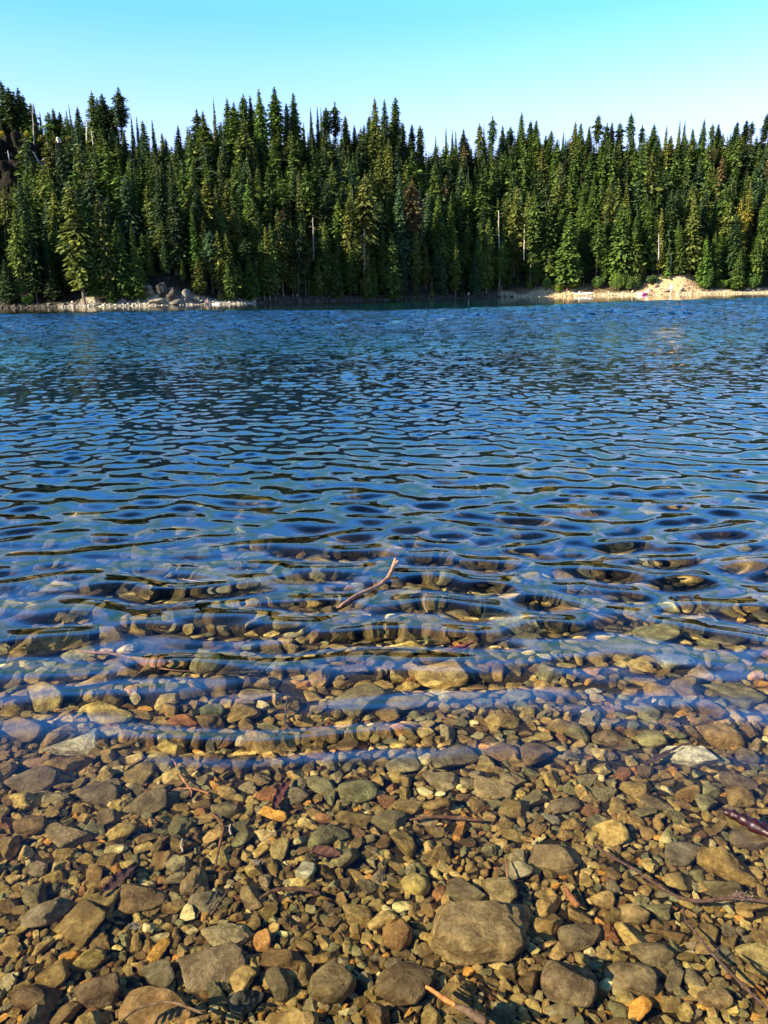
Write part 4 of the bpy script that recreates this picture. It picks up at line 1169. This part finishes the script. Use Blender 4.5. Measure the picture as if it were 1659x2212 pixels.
# ------------------------------------------------------------------ bushes
M_leaf = foliage_material('bush_leaves', 'object')
def bush(px, py, w_, h_, label, color, dist=None):
    s = s_for(px, py + h_ * .5) if dist is None else dist
    D = float(shore_d(px)) + s; k = D / F
    d = pix_dir(px, py + h_ * .5); P = np.array([0, 0, CAM_H]) + d * (D / d[1])
    hw, hh = w_ * k / 2, h_ * k
    ww = np.random.default_rng(int(px * 7 + py)); V = []
    lobes = [(ww.normal(0, .42), ww.normal(0, .42), ww.uniform(.35, .75), ww.uniform(.32, .55)) for _ in range(9)]
    for q in range(1500):
        lx, ly, lz, lr = lobes[int(ww.integers(0, 9))]
        n = ww.normal(size=3); n /= np.linalg.norm(n)
        c = np.array([lx, ly, lz]) + n * lr * ww.uniform(.55, 1.05) ** .5 * np.array([1, 1, .7])
        if c[2] < .02: continue
        c = c * np.array([hw * .75, hw * .75, hh * .85])
        a = ww.normal(size=3); a /= np.linalg.norm(a); b = np.cross(a, ww.normal(size=3)); b /= np.linalg.norm(b)
        sz = ww.uniform(.09, .2)
        V += [c - a * sz, c + b * sz * .6, c + a * sz, c - b * sz * .6]
    root = bpy.data.objects.new('shrub', None); COL.objects.link(root); root.location = P; root.empty_display_size = .3
    tag(root, label, 'bush', 'bushes on the far bank')
    cr = link('foliage', mesh_np('bush_foliage', V, np.arange(len(V)).reshape(-1, 4), [M_leaf], False), root); cr.color = (*color, 1)
    tb = Tubes()
    for q in range(6):
        e = np.array([ww.normal(0, .3) * hw, ww.normal(0, .3) * hw, hh * .7]); tb.add([(0, 0, -.2), e * .5 + ww.normal(0, .05, 3), e], [.05, .035, .012], 5)
    sm = link('stem', tb.mesh('bush_stems', [M_bark]), root); sm.color = (.15, .11, .08, 1)
GB = (.12, .20, .035)
for (px, py, w_, h_, lab, c) in [
 (1334,606,50,52,'largest round bright green bush behind the beach',GB), (1288,611,30,30,'round bush left of the largest bright green one',(.10,.17,.035)),
 (1369,611,34,36,'dark green bush touching the right of the largest one',(.07,.13,.03)), (1203,622,20,18,'low lime green bush at left of the bright beach',(.17,.26,.03)),
 (1180,613,24,28,'leafy bush behind the low lime green one',GB), (1238,612,28,24,'small olive bush above reddish earth',(.11,.15,.035)),
 (1144,617,18,20,'first little bush at left end of bright beach',(.10,.15,.03)), (1412,605,34,24,'dark bush left of the sandy bank',(.06,.11,.03)),
 (1524,604,44,42,'broad green bush right of the sandy bank',(.08,.16,.03)), (1588,601,36,34,'green bush between two conifers near right end',GB),
 (1628,610,46,32,'wide bush at the right end of the beach',(.08,.15,.03)), (1560,613,26,20,'low bush between the broad one and the wide one',(.10,.17,.03)),
 (64,646,26,22,'small bright bush glowing in the dark left shore',(.14,.24,.03)), (480,640,24,16,'olive scrub behind the narrow bright strand',(.12,.13,.04)),
 (3,294,20,16,'yellow autumn bush at the left end of the skyline',(.42,.34,.04)), (61,293,16,18,'yellow autumn bush on top of the dark cliff',(.42,.36,.05)),
 (38,297,16,10,'orange autumn bush on top of the dark cliff',(.40,.22,.05)), (3,341,16,8,'yellow clump growing on a ledge of the cliff',(.55,.40,.04)),
 (150,300,20,10,'olive scrub beside the white boulder',(.14,.15,.04)), (92,300,18,12,'olive scrub between the cliff and the pillar',(.16,.16,.04))]:
    bush(px, py, w_, h_, lab, c, dist=(SC - 11 if py < 400 else None))

# ------------------------------------------------------------------ bare trunks
def snag(x0, y0, x1, y1, w_, label, color, s=None, stubs=6):
    s = s_for(x0, y0) if s is None else s
    D = float(shore_d(x0)) + s; k = D / F
    a = np.array([0, 0, CAM_H]) + pix_dir(x0, y0) * (D / pix_dir(x0, y0)[1]); b = np.array([0, 0, CAM_H]) + pix_dir(x1, y1) * (D / pix_dir(x1, y1)[1])
    r = w_ * k / 2; tb = Tubes(); ww = np.random.default_rng(int(x0))
    n = 9; u = np.linspace(0, 1, n)[:, None]; P = (b - a) * u; P[1:-1] += ww.normal(0, r * .25, (n - 2, 3))
    P[0][2] -= .3
    tb.add(P, np.linspace(r, r * .45, n), 8)
    for q in range(stubs):
        t_ = ww.uniform(.25, .98); c = (b - a) * t_; l = r * ww.uniform(3, 8); an = ww.uniform(0, 6.28)
        tb.add([c, c + np.array([math.cos(an) * l * .6, math.sin(an) * l * .6, l * .1]), c + np.array([math.cos(an) * l, math.sin(an) * l, -l * .1])], [r * .28, r * .18, r * .05], 5)
    o = link('dead_tree', tb.mesh('dead_tree', [M_bark]), loc=a); o.color = (*color, 1)
    tag(o, label, 'dead tree', 'bare trunks on the far bank')
LG = (.42, .39, .35)
for q in [(553,614,552,558,5,'short broken grey trunk above the narrow bright strand',LG,5), (786,590,787,495,6,'tall sunlit cream trunk in the middle of the forest',(.62,.52,.36),5),
 (1446,590,1450,545,6,'thick white dead trunk standing over the sandy bank',(.50,.48,.44),7,0), (903,610,915,430,2.4,'long thin grey trunk leaning in the shaded middle',(.15,.14,.13),10),
 (86,352,53,300,3,'fallen pale trunk leaning across the dark cliff',(.50,.52,.50),SC-14), (74,312,69,222,3,'tall bare trunk on the skyline right of the cliff',(.36,.33,.28),SC-10),
 (114,345,100,305,2.6,'slanting bare pole between the cliff and the pillar',(.42,.38,.32),SC-14), (187,302,187,262,3,'white bare trunk under the first tall skyline fir',(.60,.55,.46),SC-9),
 (201,312,197,280,2.6,'thin grey trunk right of the white bare one',(.45,.42,.36),SC-9), (1078,560,1077,455,3.2,'slender pale trunk amid conifers left of the beach start',(.45,.38,.28),7),
 (1132,560,1133,485,3,'slender pale trunk right above the beach start',(.50,.44,.36),6), (832,636,818,610,3,'leaning pale pole at the shaded waterline',(.36,.30,.22),None),
 (1423,560,1423,505,3,'thin white trunk left of the thick white one',(.35,.33,.3),6), (677,560,676,470,3.4,'dim grey trunk in the dark right of the strand',(.30,.27,.23),6),
 (545,600,470,585,2.6,'arched bare fallen trunk by the short broken one',(.30,.27,.24),6), (20,345,17,325,2.5,'small white stump on the ledge of the cliff',(.55,.52,.48),SC-15)]:
    x0,y0,x1,y1,w_,lab,c,s_ = q[:8]
    snag(x0,y0,x1,y1,w_,lab,c,s_, 6 if len(q) < 9 else q[8])

# ------------------------------------------------------------------ people, boat, float, marker
def plain(name, color, rough=.6, spec=.3):
    t = NT(name); n = t.noise(t.obj(), 9, 3, .5)
    c = t.mix(t.mrange(n, .3, .7), tuple(x * .88 for x in color), tuple(min(1, x * 1.08) for x in color))
    return t.surf(t.principled(c, rough, None, spec).outputs[0])
M_skin = plain('skin', (.55, .33, .22)); M_hair = plain('hair', (.05, .03, .02)); M_white = plain('white_cloth', (.80, .78, .74))
M_darkc = plain('dark_cloth', (.05, .06, .09)); M_pink = plain('pink_vinyl', (.85, .06, .28), .3); M_whitev = plain('white_vinyl', (.85, .84, .80), .3)
M_hull = plain('white_hull', (.82, .81, .76), .35); M_post = plain('pale_post', (.62, .55, .44)); M_board = plain('white_board', (.86, .85, .80))

def skin_body(name, J, E, rad, mat, parent, root_i=0, level=2):
    me = bpy.data.meshes.new(name); me.from_pydata(J, E, []); me.materials.append(mat)
    o = link(name, me, parent)
    md = o.modifiers.new('skin', 'SKIN'); md.use_smooth_shade = True
    for i, v in enumerate(me.skin_vertices[0].data): v.radius = (rad[i], rad[i]); v.use_root = (i == root_i)
    ss_ = o.modifiers.new('smooth', 'SUBSURF'); ss_.levels = level; ss_.render_levels = level
    return o
def head_bits(root, c, face, hair=M_hair):
    v, f = ICO[3]; v = v * np.array([.088, .10, .115]) ; v = v[:, :] + 0
    hv = v.copy(); keep = hv[:, 2] + hv[:, 1] * -face * .9 > -.01
    hv = hv * 1.10; hv[~keep] *= .80
    link('hair', mesh_np('hair', hv + np.array(c), f, [hair]), root)
def person(label, P, rz, pose, top_mat, low_mat):
    root = bpy.data.objects.new('person', None); COL.objects.link(root); root.location = P; root.rotation_euler = (0, 0, rz)
    tag(root, label, 'person', 'people on the far bank')
    if pose == 'sit':   # faces -Y, knees up
        J = [(0,0,.12),(0,.03,.32),(0,0,.55),(0,-.01,.66),(0,-.03,.76),(.09,0,.11),(.12,-.36,.40),(.12,-.52,.05),(.12,-.64,.03),(-.09,0,.11),(-.12,-.36,.40),(-.12,-.52,.05),(-.12,-.64,.03),
             (.18,0,.53),(.23,-.16,.33),(.12,-.36,.44),(-.18,0,.53),(-.23,-.16,.33),(-.12,-.36,.44)]
        hd = (0, -.03, .80)
    else:               # stands in the water, arms a little out
        J = [(0,0,.92),(0,.01,1.15),(0,0,1.40),(0,0,1.52),(0,-.01,1.62),(.09,0,.90),(.11,-.03,.50),(.12,.02,.08),(.12,-.12,.03),(-.09,0,.90),(-.11,-.03,.50),(-.12,.02,.08),(-.12,-.12,.03),
             (.19,0,1.40),(.29,-.03,1.14),(.33,-.18,.96),(-.19,0,1.40),(-.29,-.03,1.14),(-.33,-.18,.96)]
        hd = (0, -.01, 1.66)
    E = [(0,1),(1,2),(2,3),(3,4),(0,5),(5,6),(6,7),(7,8),(0,9),(9,10),(10,11),(11,12),(2,13),(13,14),(14,15),(2,16),(16,17),(17,18)]
    rad = [.13,.12,.13,.055,.085,.09,.065,.045,.035,.09,.065,.045,.035,.06,.045,.03,.06,.045,.03]
    skin_body('body', J, E, rad, M_skin, root)
    head_bits(root, hd, 1)
    if top_mat: skin_body('shirt', [J[0], J[1], J[2], J[13], J[16]], [(0,1),(1,2),(2,3),(2,4)], [.142,.138,.142,.078,.078], top_mat, root)
    if low_mat: skin_body('shorts', [J[0], J[5], J[6], J[9], J[10]], [(0,1),(1,2),(0,3),(3,4)], [.14,.10,.078,.10,.078], low_mat, root)
    return root
def gp(px, py, s=None):
    s = s_for(px, py) if s is None else s
    return ground_pt(px, s)
person('person in a white top seated on the shaded shore, left of two', gp(1003, 0, 2.6), .1, 'sit', M_white, M_darkc)
person('person in pale clothes seated on the shaded shore, right of two', gp(1020, 0, 2.6), -.3, 'sit', M_white, M_darkc)
P = gp(455, 0, -1.6); P[2] = -.75
person('bare-chested person wading at the foot of the rocky knob', P, .4, 'stand', None, M_darkc)

# white boat hauled out on the beach
def hull(L, Wd, H, n=28, m=14):
    V = []; F_ = []
    for lay, k in ((0, 1.0), (1, .90)):
        for i in range(n + 1):
            u = i / n * 2 - 1; b = (1 - abs(u) ** 2.6); sheer = .35 * H * u * u
            for j in range(m + 1):
                a = PI * j / m
                V.append((u * L / 2 * (1 if lay == 0 else .97), math.cos(a) * Wd / 2 * b * k, H + sheer - math.sin(a) ** .7 * (H + sheer * .6) * (b ** .35) * (1 if lay == 0 else .88) if b > 0 else H + sheer))
    s0 = (n + 1) * (m + 1)
    for lay in (0, 1):
        for i in range(n):
            for j in range(m):
                a = lay * s0 + i * (m + 1) + j; q = (a, a + 1, a + m + 2, a + m + 1); F_.append(q if lay else q[::-1])
    for i in range(n):
        for j in (0, m):
            a = i * (m + 1) + j; F_.append((a, a + m + 1, s0 + a + m + 1, s0 + a))
    return np.array(V), np.array(F_)
P = gp(1268, 0, .9)
boat = bpy.data.objects.new('beached_boat', None); COL.objects.link(boat); boat.location = P + np.array([0, 0, .05]); boat.rotation_euler = (R(18), 0, R(3))
tag(boat, 'long low white boat lying on the bright beach', 'boat')
hv, hf = hull(4.6, .95, .42); link('hull', mesh_np('hull', hv, hf, [M_hull]), boat)
for xx in (-.9, .8):
    tb = Tubes(); tb.add([(xx, -.40, .40), (xx, 0, .40), (xx, .40, .40)], [.07, .07, .07], 4); link('seat', tb.mesh('boat_seat', [M_post]), boat)
# pink and white inflatable
P = gp(1396, 0, .5)
fl_ = bpy.data.objects.new('inflatable_float', None); COL.objects.link(fl_); fl_.location = P + np.array([0, 0, .22]); fl_.rotation_euler = (0, 0, R(-6))
tag(fl_, 'pink and white inflatable float at the edge of the beach', 'float')
def ring(a0, a1, rx, ry, r, n=26):
    return [(rx * math.cos(a), ry * math.sin(a), 0) for a in np.linspace(a0, a1, n)], [r] * n
tb = Tubes(); p_, r_ = ring(R(100), R(262), .85, .55, .25); tb.add(p_, r_, 12); link('tube', tb.mesh('float_tube', [M_whitev]), fl_)
tb = Tubes(); p_, r_ = ring(R(262), R(460), .85, .55, .252); tb.add(p_, r_, 12); link('pink_tube', tb.mesh('float_pink_tube', [M_pink]), fl_)
tb = Tubes(); tb.add(spline([(.75, 0, .15), (1.0, 0, .5), (1.12, 0, .85), (1.25, 0, 1.1)], 14), np.linspace(.17, .10, 14), 12); link('raised_end', tb.mesh('float_neck', [M_whitev]), fl_)
# round white marker on a post
P = gp(1457, 0, .2)
mk = bpy.data.objects.new('marker_post', None); COL.objects.link(mk); mk.location = P
tag(mk, 'round white marker on a pale post at the water by sandy bank', 'marker')
tb = Tubes(); tb.add([(0, 0, -.6), (0, 0, .4), (.02, 0, 1.15)], [.10, .085, .075], 9); link('post', tb.mesh('post', [M_post]), mk)
v, f = ICO[3]; link('round_board', mesh_np('round_board', v * np.array([.42, .12, .50]) + np.array([.02, -.05, 1.55]), f, [M_board]), mk)
# pale mat beside the wading person
P = gp(474, 0, -.6)
v, f = stone_verts(5, 3, planes=6, sharp=14, dims=(1, 1, 1), rough=.02, slab=.5)
v = v / ((v.max(0) - v.min(0)) / 2) * np.array([.85, .35, .09])
tag(link('air_mattress', mesh_np('air_mattress', v, f, [M_whitev]), loc=(P[0], P[1], .07)), 'white air mattress floating right of the wading person', 'air mattress')

# ------------------------------------------------------------------ light
SUN_AZ, SUN_EL = R(206), R(28)     # azimuth counted from +X towards +Y: the direction in which the sun stands
sd = Vector((math.cos(SUN_AZ) * math.cos(SUN_EL), math.sin(SUN_AZ) * math.cos(SUN_EL), math.sin(SUN_EL)))
sun_l = bpy.data.lights.new('sun', 'SUN'); sun_l.energy = 5.0; sun_l.angle = R(.53); sun_l.color = (1.0, .87, .66)
sun = bpy.data.objects.new('sun', sun_l); COL.objects.link(sun)
sun.rotation_euler = sd.to_track_quat('Z', 'Y').to_euler()
sun_l.cycles.is_caustics_light = True

W = bpy.data.worlds.new('World'); scene.world = W; W.use_nodes = True
nt = W.node_tree; nt.nodes.clear()
out = nt.nodes.new('ShaderNodeOutputWorld'); bg = nt.nodes.new('ShaderNodeBackground')
sky = nt.nodes.new('ShaderNodeTexSky'); sky.sky_type = 'NISHITA'; sky.sun_disc = False
sky.sun_elevation = SUN_EL; sky.sun_rotation = R(90) - SUN_AZ
sky.altitude = 1500; sky.air_density = 1.0; sky.dust_density = .4; sky.ozone_density = 1.5
tc = nt.nodes.new('ShaderNodeTexCoord'); sp = nt.nodes.new('ShaderNodeSeparateXYZ')
nt.links.new(tc.outputs['Generated'], sp.inputs[0])
rp = nt.nodes.new('ShaderNodeValToRGB')
SKY = [(0.0, (0.949, 0.726, 0.811)), (0.1392, (1.044, 0.857, 1.06)), (0.1908, (1.073, 1.049, 1.214)), (0.2419, (0.842, 1.133, 1.247)), (0.284, (0.601, 1.138, 0.852)), (0.309, (0.625, 1.273, 1.462)), (0.342, (0.717, 1.773, 2.765)), (0.3907, (0.757, 2.009, 3.472)), (0.4384, (0.544, 1.363, 2.36)), (0.4772, (0.298, 0.705, 1.222)), (0.5299, (0.207, 0.462, 0.821)), (0.6428, (0.14, 0.292, 0.53)), (0.8192, (0.073, 0.178, 0.299)), (1.0, (0.063, 0.109, 0.189))]
while len(rp.color_ramp.elements) < len(SKY): rp.color_ramp.elements.new(.5)
for e, (p, c) in zip(rp.color_ramp.elements, SKY): e.position = p; e.color = (*c, 1)
nt.links.new(sp.outputs['Z'], rp.inputs['Fac'])
mx = nt.nodes.new('ShaderNodeMix'); mx.data_type = 'RGBA'; mx.blend_type = 'MULTIPLY'; mx.inputs[0].default_value = 1
nt.links.new(sky.outputs[0], mx.inputs[6]); nt.links.new(rp.outputs[0], mx.inputs[7])
nt.links.new(mx.outputs[2], bg.inputs['Color']); bg.inputs['Strength'].default_value = .10
nt.links.new(bg.outputs[0], out.inputs['Surface'])

# ------------------------------------------------------------------ render settings
scene.view_settings.view_transform = 'Standard'; scene.view_settings.look = 'None'
scene.view_settings.gamma = 1; scene.view_settings.exposure = 1.6
c = scene.cycles
c.max_bounces = 10; c.transmission_bounces = 8; c.diffuse_bounces = 3; c.glossy_bounces = 4; c.transparent_max_bounces = 8
c.caustics_refractive = True; c.caustics_reflective = False; c.blur_glossy = 0.0
c.sample_clamp_indirect = 6.0; c.use_denoising = True
